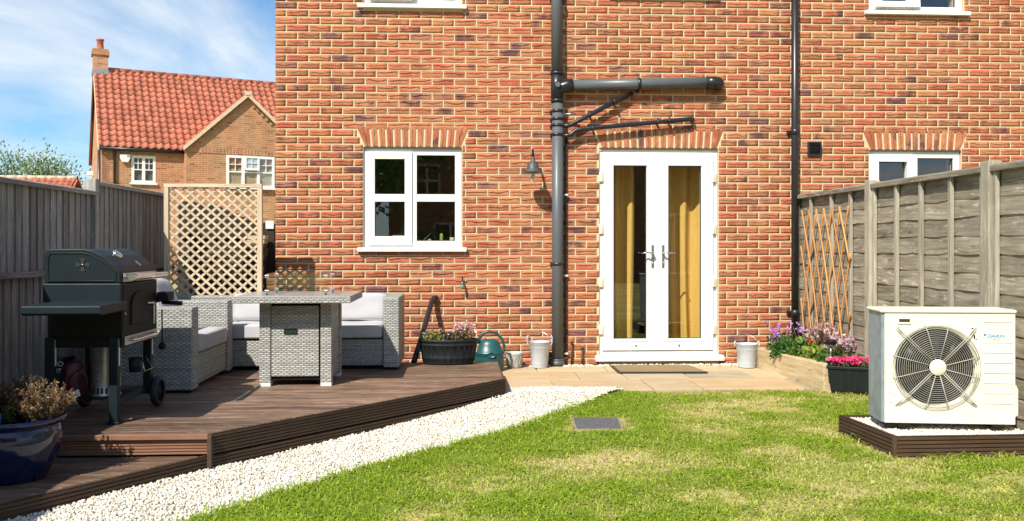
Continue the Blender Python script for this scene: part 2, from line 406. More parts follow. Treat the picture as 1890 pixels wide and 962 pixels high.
def cushion(name, c, s, mat, rot=None, bulge=.35, sag=0, seed=0):
    bm = bmesh.new(); bmesh.ops.create_cube(bm, size=2); bmesh.ops.subdivide_edges(bm, edges=bm.edges[:], cuts=11, use_grid_fill=True)
    ax = int(np.argmin(s)); o1, o2 = [i for i in range(3) if i != ax]; g = random.Random(seed); ph = g.uniform(0, 6)
    for v in bm.verts:
        p = list(v.co); a, b, t = p[o1], p[o2], p[ax]
        edge = (1 - a ** 6) * (1 - b ** 6)
        corner = 1 - .05 * (a * a * b * b) ** 2
        th = (1 - bulge) + bulge * edge ** .6
        q = [0, 0, 0]
        q[o1] = a * s[o1] / 2 * corner * (1 - .02 * (1 - abs(t)) * (-1)); q[o2] = b * s[o2] / 2 * corner
        q[ax] = t * s[ax] / 2 * th + .004 * math.sin(a * 5 + ph) * math.cos(b * 4 + ph) * abs(t) - sag * (1 - a * a) * (1 - b * b) * max(t, 0)
        v.co = q
    me = bpy.data.meshes.new(name); bm.to_mesh(me); bm.free()
    me.polygons.foreach_set('use_smooth', [True] * len(me.polygons))
    o = bpy.data.objects.new(name, me); o.location = c
    if rot: o.rotation_euler = rot
    me.uv_layers.new(name='UVMap')
    finish(o, mat, None)
    pb = MB(); h1, h2 = s[o1] / 2 * .965, s[o2] / 2 * .965; rr = min(h1, h2) * .12
    for sg in (1, -1):
        pts = []
        for (cx, cy, a0) in ((h1 - rr, h2 - rr, 0), (-h1 + rr, h2 - rr, 90), (-h1 + rr, -h2 + rr, 180), (h1 - rr, -h2 + rr, 270)):
            for k in range(4):
                an = R(a0 + 30 * k); q = [0, 0, 0]; q[o1] = cx + rr * math.cos(an); q[o2] = cy + rr * math.sin(an); q[ax] = sg * s[ax] / 2 * (1 - bulge) * 1.03; pts.append(q)
        pb.tube(pts, .004, 5, closed=True)
    pb.build('piping', mat, o, world=False)
    return o

# ------------------------------------------------------------------ materials
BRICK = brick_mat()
MORTAR = simple('mortar', (.63, .515, .325), (.56, .445, .27), .95, scale=6, bstr=.5, bdist=.004, spec=.1)
UPVC = simple('white_upvc', (.76, .76, .73), (.72, .72, .68), .3, scale=2.5, bstr=.02)
CREAM = simple('cream_plastic', (.74, .70, .55), (.70, .66, .5), .4, scale=3, bstr=.02)
SILL = simple('white_sill', (.82, .80, .75), (.74, .71, .65), .4, scale=5, bstr=.03)
GLASS = glass_mat('window_glass'); CLEAR = glass_mat('clear_glass', (.97, .985, .98), 1.0)
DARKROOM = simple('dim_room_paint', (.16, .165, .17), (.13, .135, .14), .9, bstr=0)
SEAL = simple('black_rubber', (.02, .02, .02), None, .6, bstr=0)
PIPE = simple('grey_black_pvc', (.11, .12, .124), (.085, .093, .098), .42, scale=5, bstr=.03, stretch=(1, 1, .3))
BLACKP = simple('black_pvc', (.014, .015, .018), (.02, .021, .024), .33, scale=5, bstr=.03)
CHROME = simple('chrome', (.78, .77, .74), (.66, .65, .62), .18, 1.0, bstr=.02)
STEEL = simple('brushed_steel', (.55, .55, .54), (.42, .43, .43), .36, 1.0, scale=9, stretch=(1, 1, 8), bstr=.06)
GALV = simple('galvanised_steel', (.34, .42, .47), (.22, .28, .32), .45, .4, scale=14, bstr=.12, lo=.3, hi=.7)
ZINC = simple('zinc_bucket', (.58, .64, .69), (.46, .51, .56), .5, .2, scale=9, bstr=.1)
CURTAIN = simple('mustard_linen', (.74, .47, .13), (.66, .41, .10), .9, scale=90, stretch=(1, 1, .1), bstr=.25, bdist=.002, spec=.1)
DECK = wood('deck_board', [(.050, .027, .017), (.145, .087, .055), (.29, .195, .138)], .62, .7, .32, .6, .45, bleach=(.35, .285, .225))
FASCIA = wood('fascia_board', [(.042, .024, .015), (.068, .04, .025), (.10, .062, .04)], .6, 1.0, .18, .2, .3)
RISER = wood('riser_board', [(.16, .075, .045), (.23, .115, .07), (.31, .17, .11)], .55, 1.0, .15, .3, .3)
FENCE_L = wood('weathered_closeboard', [(.125, .118, .108), (.235, .222, .205), (.37, .355, .335)], .85, .8, .24, .6, .7, bleach=(.46, .45, .435))
FENCE_R = wood('weathered_lap_board', [(.12, .10, .068), (.25, .215, .155), (.41, .37, .29)], .85, .55, .2, .6, .9, bleach=(.62, .59, .52))
POSTW = wood('weathered_post', [(.21, .18, .125), (.34, .305, .235), (.47, .43, .355)], .85, .7, .12, .4, .6, bleach=(.58, .54, .46))
TRELLIS = wood('pale_lattice_wood', [(.40, .30, .19), (.54, .43, .29), (.65, .55, .41)], .75, .7, .12, .2, .3)
WILLOW = wood('willow_cane', [(.36, .16, .05), (.52, .25, .085), (.62, .34, .14)], .6, 1.2, .2, 0, .3)
SLEEPER = wood('timber_sleeper', [(.30, .21, .11), (.46, .355, .2), (.58, .48, .31)], .85, .5, .1, .5, .6, bleach=(.62, .55, .40))
DARKWOOD = wood('dark_wood', [(.016, .011, .008), (.028, .019, .013), (.042, .03, .021)], .7, .8, .2, .3, .5)
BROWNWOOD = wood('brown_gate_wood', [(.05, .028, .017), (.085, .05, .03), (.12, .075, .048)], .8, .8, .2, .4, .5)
WEAVE = weave_mat()
FABRIC = simple('pale_grey_fabric', (.47, .465, .475), (.43, .425, .435), .95, scale=4, bstr=.25, bdist=.001, spec=.1)
TABLETOP = simple('grey_glass_top', (.36, .36, .34), (.32, .32, .305), .22, scale=3, bstr=.01)
BBQ = simple('dark_teal_enamel', (.008, .017, .021), (.006, .013, .016), .5, scale=7, bstr=.05, spec=.25)
BBQTOP = simple('dusty_dark_enamel', (.05, .06, .066), (.035, .045, .052), .42, scale=9, bstr=.08, spec=.6)
BLACKM = simple('matt_black_metal', (.007, .007, .008), (.011, .011, .012), .6, bstr=.05, spec=.2)
TYRE = simple('dark_rubber', (.018, .02, .022), None, .7, bstr=.1)
BLUEGLAZE = simple('cobalt_glaze', (.002, .004, .034), (.004, .012, .05), .08, scale=5, bstr=.05, coat=.25, lo=.4, hi=.7)
DARKPLAS = simple('black_planter_plastic', (.008, .011, .011), (.013, .017, .017), .5, scale=30, stretch=(1, 1, .15), bstr=.25, spec=.25)
GREENPLAS = simple('dark_green_plastic', (.012, .075, .078), (.010, .060, .065), .38, scale=5, bstr=.05)
SOILM = simple('dark_soil', (.035, .026, .018), (.06, .045, .03), .95, scale=30, bstr=.8, bdist=.01)
LEAF = leaf_mat('leaf'); PETAL = leaf_mat('petal', .2); GRASS = leaf_mat('grass_blade', .45, .5)
PEBBLE = stone_mat('white_pebble')
CONCRETE = simple('grey_composite', (.075, .078, .082), (.11, .113, .117), .85, scale=25, bstr=.4)
HPWHITE = simple('ivory_enamel', (.76, .73, .61), (.72, .69, .57), .38, scale=3, bstr=.03)
GRILLE = simple('ivory_wire', (.46, .44, .37), None, .4, bstr=0)
HPDARK = simple('fan_dark', (.012, .012, .013), None, .6, bstr=0)
LOGO = simple('logo_blue', (.03, .33, .62), None, .5, bstr=0); LOGOD = simple('logo_dark', (.02, .06, .1), None, .5, bstr=0); LOGOG = simple('logo_tan', (.6, .52, .42), None, .5, bstr=0)
PANTILE = simple('red_pantile', (.42, .135, .075), (.36, .11, .06), .8, scale=2.5, bstr=.2, var=.22)
FARBRICK = flatbrick('far_brick', (.40, .175, .090), (.45, .215, .11), (.50, .38, .23))
GABLEBRICK = flatbrick('far_gable_brick', (.50, .25, .15), (.46, .22, .13), (.50, .36, .23))
LEAD = simple('lead_flashing', (.27, .29, .31), None, .6, bstr=.1)
VERGE = simple('mortar_verge', (.66, .53, .36), (.55, .44, .30), .9, bstr=.3)
TERRA = simple('terracotta', (.45, .12, .06), None, .8, bstr=.1)
BARK = simple('bark', (.11, .085, .06), (.07, .055, .04), .95, scale=8, bstr=.8, bdist=.02)
COIR = simple('coir_mat', (.33, .23, .11), (.25, .17, .075), .98, scale=120, bstr=.8, bdist=.006)
def slab_mat():
    m, nt, p = newmat('sandstone_slab'); v = coords(nt, 'Object', (1, 1, 1), 6); r = rnd_socket(nt)
    base = ramp(nt, r, [(0, (.47, .335, .185)), (.25, (.42, .31, .185)), (.45, (.52, .385, .225)), (.62, (.30, .27, .20)), (.74, (.38, .31, .20)), (.86, (.45, .315, .17))])
    n = noise(nt, node(nt, 'Mapping', {'Vector': v, 'Scale': (1.2, 3, 1)}).outputs[0], 2.2, 6, .6, .8)
    col = mixc(nt, ramp(nt, n, [(.38, 0), (.68, .6)]), base, (.56, .44, .28))
    col = mixc(nt, ramp(nt, noise(nt, v, 9, 6, .7), [(.58, 0), (.75, .35)]), col, (.36, .29, .19))
    setp(nt, p, col=col, rough=.85, spec=.2, normal=bump(nt, noise(nt, v, 12, 6), .35, .006)); return m
SLAB = slab_mat()
def ground_mat():
    m, nt, p = newmat('lawn_soil'); v = coords(nt, 'Object'); n = noise(nt, v, 1.1, 6, .65); n2 = noise(nt, v, 28, 5)
    col = mixc(nt, ramp(nt, n, [(.4, 0), (.62, 1)]), (.24, .27, .06), (.48, .39, .20))
    col = mixc(nt, 1.0, col, ramp(nt, n2, [(.25, .55), (.75, 1.35)]), 'MULTIPLY')
    setp(nt, p, col=col, rough=.95, spec=.1, normal=bump(nt, n2, .8, .02)); return m
LAWNSOIL = ground_mat()
GRAVELBED = simple('pale_grit', (.60, .54, .42), (.72, .66, .54), .95, scale=60, bstr=.8, bdist=.008)

# ------------------------------------------------------------------ THE SETTING: ground, lawn, gravel, patio
DECK_Z, TREAD_Z = .15, .03
A, B, C3 = (.345, -1.892), (-1.444, -3.887), (-2.137, -4.816)
GE = [(1.30, -1.66), (1.18, -1.80), (.80, -2.36), (.393, -2.969), (-.08, -3.50), (-.529, -4.009), (-.9, -4.481), (-1.251, -4.979), (-1.62, -5.5), (-2.6, -6.9)]
g0 = MB(); n = 400
g0.add([(-n, -n, -.10), (n, -n, -.10), (n, n, -.10), (-n, n, -.10)], [(0, 1, 2, 3)])
tag(g0.build('ground', LAWNSOIL), kind='structure')
def lawn_z(x, y):
    return -.022 + .018 * (vnoise(x * 1.3 + 50, y * 1.3 + 50, 3) - .5) - .012 * np.clip((-y - 2) / 3, 0, 1.5)
LAWN = [(1.30, -1.60)] + GE[1:] + [(3.46, -6.9), (3.46, -1.95), (3.0, -1.60)]
lm = bmesh.new()
gx = np.arange(-2.8, 3.47, .12); gy = np.arange(-7.0, -1.5, .12)
idx = {}
for i, x in enumerate(gx):
    for j, y in enumerate(gy): idx[i, j] = lm.verts.new((x, y, float(lawn_z(np.array([x]), np.array([y]))[0])))
for i in range(len(gx) - 1):
    for j in range(len(gy) - 1):
        cx, cy = gx[i] + .06, gy[j] + .06
        if inside(LAWN, np.array([cx]), np.array([cy]))[0]: lm.faces.new((idx[i, j], idx[i + 1, j], idx[i + 1, j + 1], idx[i, j + 1]))
bmesh.ops.delete(lm, geom=[v for v in lm.verts if not v.link_faces], context='VERTS')
lme = bpy.data.meshes.new('lawn_soil'); lm.to_mesh(lme); lm.free()
lawn = finish(bpy.data.objects.new('lawn', lme), LAWNSOIL, None); tag(lawn, kind='structure')

MANHOLE = [(.77, -3.105), (1.07, -3.115), (1.105, -2.755), (.79, -2.745)]
PL = [(2.50, -3.29), (2.545, -3.955), (3.46, -3.945), (3.46, -3.29)]         # heat pump bed
g = np.random.default_rng(7)
N = 330000
X = g.uniform(-2.7, 3.46, N); Y = -1.5 - 4.6 * g.uniform(0, 1, N) ** .85
k = inside(LAWN, X + g.normal(size=N) * .02, Y + g.normal(size=N) * .02)
shr = lambda P, s: [(sum(p[0] for p in P) / 4 + (p[0] - sum(q[0] for q in P) / 4) * s, sum(p[1] for p in P) / 4 + (p[1] - sum(q[1] for q in P) / 4) * s) for p in P]
k &= ~inside(shr(MANHOLE, 1.02), X, Y); k &= ~inside(shr(PL, 1.0), X, Y); k &= Y > -5.9
X, Y = X[k], Y[k]
U_, V_ = X * .92 + Y * .38, Y * .92 - X * .38
dry = .40 * vnoise(U_ * 1.2 + 9, V_ * 1.3 + 4, 1) + .36 * vnoise(U_ * 3.1, V_ * 3.6, 2) + .24 * vnoise(X * 9, Y * 11, 5)
def dist_poly(pts, X, Y):
    d = np.full(len(X), 9.0)
    for (x0, y0), (x1, y1) in zip(pts[:-1], pts[1:]):
        t = np.clip(((X - x0) * (x1 - x0) + (Y - y0) * (y1 - y0)) / ((x1 - x0) ** 2 + (y1 - y0) ** 2), 0, 1)
        d = np.minimum(d, np.hypot(X - x0 - t * (x1 - x0), Y - y0 - t * (y1 - y0)))
    return d
dg = dist_poly(GE, X, Y)
dry = dry - .26 * np.exp(-(dg / .28) ** 2)
dm = dist_poly(MANHOLE + MANHOLE[:1], X, Y); dry += .45 * np.exp(-(dm / .09) ** 2)
dp = dist_poly(PL + PL[:1], X, Y); dry += .10 * np.exp(-(dp / .12) ** 2)
dpat = np.abs(Y + 1.6); dry += .16 * np.exp(-(dpat / .14) ** 2) * (X > 1.5) * (X < 2.6)
thin = np.clip((dry - .56) / .2, 0, .75)
k = g.uniform(0, 1, len(X)) > thin
X, Y, dry = X[k], Y[k], dry[k]; n = len(X)
zb = lawn_z(X, Y)
hgt = g.uniform(.014, .040, n) * (1.1 - .5 * np.clip((dry - .35) / .3, 0, 1))
edge = np.exp(-(dist_poly(PL + PL[:1], X, Y) / .05) ** 2) + np.exp(-(dist_poly([(3.05, -1.80), (3.40, -1.98)], X, Y) / .06) ** 2) + .5 * np.exp(-(dist_poly(GE, X, Y) / .06) ** 2)
hgt *= 1 + np.clip(edge, 0, 1) * g.uniform(0, 1, n) ** 3 * 2.6
th = g.uniform(0, 2 * math.pi, n); lean = g.uniform(.7, 2.0, n); wid = g.uniform(.0022, .0042, n)
dx, dy = np.cos(th), np.sin(th)
P0 = np.stack([X, Y, zb], 1); D = np.stack([dx, dy, 0 * dx], 1); SIDE = np.stack([-dy, dx, 0 * dx], 1); UP = np.array([0, 0, 1.0])
mid = P0 + D * (hgt * lean * .35)[:, None] + UP * (hgt * .62)[:, None]; tip = P0 + D * (hgt * lean * 1.1)[:, None] + UP * (hgt * (1.0 - .38 * lean))[:, None]
Vg = np.stack([P0 - SIDE * wid[:, None], P0 + SIDE * wid[:, None], mid - SIDE * wid[:, None] * .8, mid + SIDE * wid[:, None] * .8, tip], 1)
Fg = np.array([[0, 1, 3], [0, 3, 2], [2, 3, 4]])[None] + (np.arange(n) * 5)[:, None, None]
t = np.clip((dry - .47) / .26 + g.normal(size=n) * .25, 0, 1)[:, None]
gcol = np.array([.285, .415, .030]) * (1 - t) + np.array([.62, .55, .20]) * t
m_ = (g.uniform(0, 1, n) < .30)[:, None]; gcol = np.where(m_, np.array([.40, .50, .055]), gcol)
gcol = np.clip(gcol * g.uniform(.75, 1.25, (n, 1)), .01, .75)
tag(np_mesh('grass', Vg.reshape(-1, 3), Fg.reshape(-1, 3), GRASS, np.repeat(gcol, 5, 0)), 'short mown lawn grass with dry straw patches', 'grass', kind='stuff')

# gravel path beside the deck
GR = [A, B, C3, (-2.75, -5.66), (-3.4, -6.6), (-2.6, -6.9)] + GE[::-1][1:] + [(1.30, -1.57), (.36, -1.57)]
def grav_z(x, y):
    u = np.clip((y + 3.9) / 2.1, 0, 1); return -.055 + .075 * u * u + .012 * (vnoise(x * 4 + 7, y * 4, 8) - .5)
bb = MB(); gp = [(x, y) for x, y in GR]
gs = np.arange(0, 1, 1)
bm = bmesh.new(); idx = {}
gx = np.arange(-3.5, 1.4, .07); gy = np.arange(-6.9, -1.5, .07)
for i, x in enumerate(gx):
    for j, y in enumerate(gy): idx[i, j] = (x, y, float(grav_z(np.array([x]), np.array([y]))[0]) - .004)
vmap = {}
for i in range(len(gx) - 1):
    for j in range(len(gy) - 1):
        if inside(GR, np.array([gx[i] + .035]), np.array([gy[j] + .035]))[0]:
            q = []
            for key in ((i, j), (i + 1, j), (i + 1, j + 1), (i, j + 1)):
                if key not in vmap: vmap[key] = bm.verts.new(idx[key])
                q.append(vmap[key])
            bm.faces.new(q)
me = bpy.data.meshes.new('gravel_bed'); bm.to_mesh(me); bm.free()
tag(finish(bpy.data.objects.new('path', me), GRAVELBED, None), kind='structure')
def white_cols(g, n):
    c = pick(g, n, [(.70, .66, .56), (.74, .71, .63), (.66, .59, .46), (.76, .74, .69), (.56, .48, .36), (.50, .48, .44)], [.3, .25, .2, .13, .08, .04])
    return np.clip(c * g.uniform(.88, 1.07, (n, 1)), 0, .86)
n = 200000; X = g.uniform(-3.4, 1.35, n); Y = g.uniform(-6.2, -1.5, n)
k = inside(GR, X + .0, Y); X, Y = X[k], Y[k]
# even out the spacing: one stone to a small cell
cell = {}
for i, (x, y) in enumerate(zip(X, Y)):
    key = (int(math.floor(x / .0118)), int(math.floor(y / .0118)))
    if key not in cell: cell[key] = i
ii = np.array(list(cell.values())); X, Y = X[ii], Y[ii]
xs_, ys_ = g.uniform(-1.6, 1.4, 6000), g.uniform(-5.4, -1.6, 6000)
k = inside(LAWN, xs_, ys_) & (g.uniform(0, 1, 6000) < .5 * np.exp(-dist_poly(GE, xs_, ys_) / .045))
X, Y = np.concatenate([X, xs_[k]]), np.concatenate([Y, ys_[k]])
dgr = dist_poly(GE, X, Y)
P = np.stack([X, Y, np.where(inside(GR, X, Y), grav_z(X, Y) - .010 * np.exp(-(dgr / .05) ** 2), lawn_z(X, Y) + .006) + g.uniform(0, .009, len(X))], 1)
tag(stones('gravel', P, .0080, white_cols, PEBBLE, seed=3, tpl=ICO1), 'white limestone pebbles of the path along the deck', 'gravel', kind='stuff')
n = 900; X = g.uniform(.5, 2.95, n); Y = g.uniform(-.13, -.02, n); P = np.stack([X, Y, g.uniform(-.012, .006, n)], 1)
tag(stones('gravel', P, .011, white_cols, PEBBLE, seed=4, tpl=ICO1), 'thin strip of white pebbles between the patio and the brick wall', 'gravel', kind='stuff')
P = np.stack([g.uniform(.40, 1.4, 60), -1.60 - np.abs(g.normal(size=60)) * .03 + .05, g.uniform(.0, .008, 60)], 1)
tag(stones('gravel', P, .010, white_cols, PEBBLE, seed=14, tpl=ICO1), 'loose white pebbles strewn on the patio edge', 'gravel', kind='stuff')

# patio of sandstone slabs
pb = MB(); pb.box(.30, 3.02, -1.585, -.02, -.09, -.012)
patio = tag(pb.build('patio', simple('slab_joint', (.38, .31, .2), (.27, .21, .14), .95, scale=40, bstr=.4)), kind='structure')
rows = [(-.135, -.44, [.30, .73, 1.42, 1.93, 2.6, 3.0]), (-.448, -.98, [.31, 1.08, 1.52, 2.12, 2.72, 3.02]), (-.988, -1.59, [.34, .80, 1.63, 2.06, 2.95])]
gr = random.Random(4)
for y1, y0, xs in rows:
    for a, b in zip(xs[:-1], xs[1:]):
        s = MB(); e = lambda: gr.uniform(-.004, .004)
        pts = [(a + .005 + e(), y0 + .004 + e()), (b - .005 + e(), y0 + .004 + e()), (b - .005 + e(), y1 - .004 + e()), (a + .005 + e(), y1 - .004 + e())]
        s.prism(pts, -.03, gr.uniform(-.003, .002)); s.build('patio_slab', SLAB, patio, bevel=.004, seg=1)

# ------------------------------------------------------------------ THE HOUSE
house = thing('brick_house', 'red brick house with white windows and French doors behind the patio', 'house', (2.0, 0, 0))
HX0, HX1, HZ1 = -1.901, 6.45, 4.72
GA, PITCH = .0757, .2265
OPEN = {'w': (-1.012, -.011, 1.20, 2.236), 'd': (1.408, 2.652, .03, 2.24), 'r': (4.262, 5.262, 1.20, 2.238),
        'ul': (-1.012, -.011, 3.672, 4.55), 'uc': (1.545, 2.605, 3.80, 4.55), 'ur': (4.262, 5.29, 3.682, 4.55)}
ARCH = {'w': (-1.006, -.017, -1.090, .060, 2.236, 2.444), 'd': (1.425, 2.645, 1.352, 2.714, 2.24, 2.448), 'r': (4.268, 5.256, 4.184, 5.316, 2.238, 2.446)}
mw = MB(); mw.plate(HX0 + .008, HX1, -.2, HZ1, list(OPEN.values()), .0062, .30); mw.build('wall', MORTAR, house)
ow = MB()
ow.box(HX0 + .006, HX0 + .25, .31, 7.5, -.2, HZ1); ow.box(HX1 - .25, HX1, .31, 7.5, -.2, HZ1); ow.box(HX0 + .26, HX1 - .26, 7.25, 7.5, -.2, HZ1)
ow.build('side_wall', flatbrick('house_side_brick', (.42, .12, .06), (.38, .16, .08), (.62, .47, .27)), house)
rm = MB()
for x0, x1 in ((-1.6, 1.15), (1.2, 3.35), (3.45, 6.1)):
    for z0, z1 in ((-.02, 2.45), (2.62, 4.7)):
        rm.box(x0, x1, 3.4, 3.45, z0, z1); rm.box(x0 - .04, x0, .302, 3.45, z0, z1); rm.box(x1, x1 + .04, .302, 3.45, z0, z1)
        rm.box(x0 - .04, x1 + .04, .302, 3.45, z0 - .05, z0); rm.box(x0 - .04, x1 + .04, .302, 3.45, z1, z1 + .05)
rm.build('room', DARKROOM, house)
rf = MB(); rf.prism([(-.35, 4.70), (3.75, 7.9), (7.85, 4.70), (7.85, 4.58), (3.75, 7.75), (-.35, 4.58)], HX0 - .12, HX1 + .1, 'x'); roofo = rf.build('roof', PANTILE, house)

# bricks
rb = random.Random(11)
def brick_tpl(w, h, nx=7, ny=5, mode=None):
    if mode is None: mode = rb.choice([0, 1, 1, 1, 2, 2])
    amp = rb.uniform(-.22, .30); sl_ = rb.uniform(-.2, .2); c0 = rb.uniform(.35, .58); ph = rb.uniform(0, 6); V = []; UV = []
    ce = [(rb.uniform(0, .002), rb.uniform(-.0012, .0012)) for _ in range(nx * ny)]
    for j in range(ny):
        for i in range(nx):
            u = i / (nx - 1); v = j / (ny - 1); edge = i in (0, nx - 1) or j in (0, ny - 1)
            y = .0018 if edge else rb.uniform(-.0018, .0006)
            vv = v
            if mode and not edge:
                cc = c0 + amp * (2 * u - 1) ** 2 + sl_ * (2 * u - 1) + .07 * math.sin(ph + 7 * u); cc = min(max(cc, .25), .75)
                if j == 2: vv = cc; y += .0026
                if j == 3: vv = (1 + cc) / 2 - .06; y -= .0034
                if j == 1: vv = cc / 2
            a, b = ce[j * nx + i]
            V.append(((u - .5) * w + (b if edge else 0), y, (vv - .5) * h + (b * .8 if edge else 0))); UV.append((u, v))
    F = [(j * nx + i, j * nx + i + 1, (j + 1) * nx + i + 1, (j + 1) * nx + i) for j in range(ny - 1) for i in range(nx - 1)]
    ring = [i for i in range(nx)] + [j * nx + nx - 1 for j in range(1, ny)] + [(ny - 1) * nx + i for i in range(nx - 2, -1, -1)] + [j * nx for j in range(ny - 2, 0, -1)]
    o = len(V)
    for r_ in ring: V.append((V[r_][0], .016, V[r_][2])); UV.append(UV[r_])
    m = len(ring)
    for t_ in range(m): F.append((ring[t_], o + t_, o + (t_ + 1) % m, ring[(t_ + 1) % m]))
    return np.array(V), np.array(F), np.array(UV)
JT = .0136
FULL = [brick_tpl(PITCH - JT, GA - JT) for _ in range(14)]
spots = []
def cuts(zc):
    r = []
    for k_, (x0, x1, z0, z1) in OPEN.items():
        if z0 - .01 < zc < z1: r.append((x0, x1))
    for k_, (a0, a1, b0, b1, z0, z1) in ARCH.items():
        if z0 - .005 <= zc < z1:
            t_ = (zc - z0) / (z1 - z0); r.append((a0 + (b0 - a0) * t_ - .012, a1 + (b1 - a1) * t_ + .012))
    return sorted(r)
i = 0
while -.16 + GA * (i + 1) < HZ1:
    zc = -.16 + GA * (i + .5)
    segs = []; cur = HX0
    for x0, x1 in cuts(zc):
        if x0 > cur: segs.append((cur, x0))
        cur = max(cur, x1)
    segs.append((cur, HX1))
    x = HX0 - (PITCH / 2 if i % 2 else 0)
    while x < HX1:
        for s0, s1 in segs:
            a, b = max(x, s0), min(x + PITCH, s1)
            if b - a > .03: spots.append((a, b, zc))
        x += PITCH
    i += 1
fullspots = [(k_, s) for k_, s in enumerate(spots) if abs(s[1] - s[0] - PITCH) < .001 and s[2] < 3.8]
fullspots.sort(key=lambda t_: (t_[1][0] - .35) ** 2 * .8 + (t_[1][2] - 2.15) ** 2)
single = {k_ for k_, _ in fullspots[:300]}
FM = []
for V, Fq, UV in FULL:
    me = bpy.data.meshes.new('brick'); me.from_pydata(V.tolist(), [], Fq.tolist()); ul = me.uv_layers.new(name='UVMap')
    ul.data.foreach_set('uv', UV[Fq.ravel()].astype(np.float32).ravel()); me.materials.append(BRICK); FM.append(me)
BV, BF, BU = [], [], []; off = 0
hl = np.array(house.location)
for k_, (a, b, zc) in enumerate(spots):
    c = np.array([(a + b) / 2, rb.uniform(-.0018, .0006), zc + rb.uniform(-.0012, .0012)])
    if k_ in single:
        o = bpy.data.objects.new('brick', rb.choice(FM)); COL.objects.link(o); o.parent = house; o.location = Vector(c - hl); continue
    V, Fq, UV = rb.choice(FULL) if abs(b - a - PITCH) < .001 else brick_tpl(b - a - JT, GA - JT, 4 if b - a < .13 else 6)
    BV.append(V + c - hl); BF.append(Fq + off); BU.append(UV); off += len(V)
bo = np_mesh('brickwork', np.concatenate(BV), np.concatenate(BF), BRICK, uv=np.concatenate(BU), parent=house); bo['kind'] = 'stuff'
# flared soldier courses over the openings
for key, (a0, a1, b0, b1, z0, z1) in ARCH.items():
    nb = round((a1 - a0) / .0757)
    for q in range(nb):
        t0, t1 = q / nb, (q + 1) / nb
        V, Fq, UV = brick_tpl(z1 - z0 - .012, 1.0, 6, 4, rb.choice([0, 0, 2]))
        W_ = []
        for (x, y, z) in V:
            hh = x / (z1 - z0 - .012) + .5; hh = min(max(hh, 0), 1); s_ = .5 - z
            tt = t0 + (t1 - t0) * s_; fl = .25 * (1 - 2 * tt) + .75 * (max(0, 1 - tt * nb) - max(0, 1 - (1 - tt) * nb))
            lo = a0 + (a1 - a0) * tt; hi = lo - (a0 - b0) * fl
            pad = JT * .8 * (1 - 2 * s_)
            W_.append((lo + (hi - lo) * hh + pad, y - .002, z0 + .006 + (z1 - z0 - .012) * hh))
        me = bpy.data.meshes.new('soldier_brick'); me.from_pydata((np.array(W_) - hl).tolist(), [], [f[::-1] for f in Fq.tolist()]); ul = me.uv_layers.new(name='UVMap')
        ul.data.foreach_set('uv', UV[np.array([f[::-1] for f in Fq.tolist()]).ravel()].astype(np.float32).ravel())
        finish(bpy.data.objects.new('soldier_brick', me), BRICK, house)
# steel lintel edges under the soldier courses
for key, (a0, a1, b0, b1, z0, z1) in ARCH.items():
    l = MB(); l.box(a0 - .004, a1 + .004, .004, .06, z0 - .016, z0 - .002); l.build('lintel', simple('rusty_lintel', (.09, .055, .04), None, .8, bstr=.2), house)

def window(x0, x1, z0, z1, kind):
    W_, H_ = x1 - x0, z1 - z0; fx = lambda t: x0 + W_ * t; fz = lambda t: z0 + H_ * t
    if kind == 'grid':
        holes = [(fx(.10), fx(.425), fz(.53), fz(.905)), (fx(.10), fx(.425), fz(.10), fz(.47)), (fx(.538), fx(.932), fz(.5365), fz(.934)), (fx(.538), fx(.932), fz(.062), fz(.463))]
        sash = [(fx(.045), fx(.492), fz(.022), fz(.966), [(fx(.11), fx(.417), fz(.5365), fz(.896)), (fx(.11), fx(.417), fz(.110), fz(.461))])]
    elif kind == 'two':
        holes = [(fx(.10), fx(.425), fz(.10), fz(.905)), (fx(.538), fx(.932), fz(.062), fz(.934))]
        sash = [(fx(.045), fx(.492), fz(.022), fz(.966), [(fx(.11), fx(.417), fz(.110), fz(.896))])]
    w = MB(); w.plate(x0 + .002, x1 - .002, z0, z1, holes, .030, .095)
    wo = w.build('window', UPVC, house, bevel=.004)
    for sx0, sx1, sz0, sz1, hs in sash:
        s = MB(); s.plate(sx0, sx1, sz0, sz1, hs, .012, .060); s.build('sash', UPVC, wo, bevel=.006)
        t = MB(); t.box(hs[0][0] + .01, hs[0][1] - .01, .002, .012, sz1 - .075 * H_ / 1.0, sz1 - .062 * H_); t.build('trickle_vent', CREAM, wo, bevel=.002)
    for h in holes:
        p = MB(); p.box(h[0] - .01, h[1] + .01, .066, .074, h[2] - .01, h[3] + .01); p.build('pane', GLASS, wo)
        b = MB()
        b.plate(h[0] - .002, h[1] + .002, h[2] - .002, h[3] + .002, [(h[0] + .006, h[1] - .006, h[2] + .006, h[3] - .006)], .050, .064); b.build('glazing_gasket', SEAL, wo)
    s = MB(); zc = z0
    s.prism([(-.052, zc - .046), (-.052, zc - .008), (.09, zc + .004), (.09, zc - .046), (-.03, zc - .046), (-.032, zc - .040), (-.046, zc - .040), (-.047, zc - .046)], x0 - .06, x1 + .05, 'x')
    s.build('sill', SILL, wo, bevel=.003)
    return wo
window(-1.009, -.013, 1.213, 2.222, 'grid')
window(4.264, 5.258, 1.213, 2.222, 'grid')
window(-1.009, -.013, 3.690, 4.55, 'two'); window(4.266, 5.286, 3.700, 4.55, 'two'); window(1.55, 2.60, 3.852, 4.55, 'two')
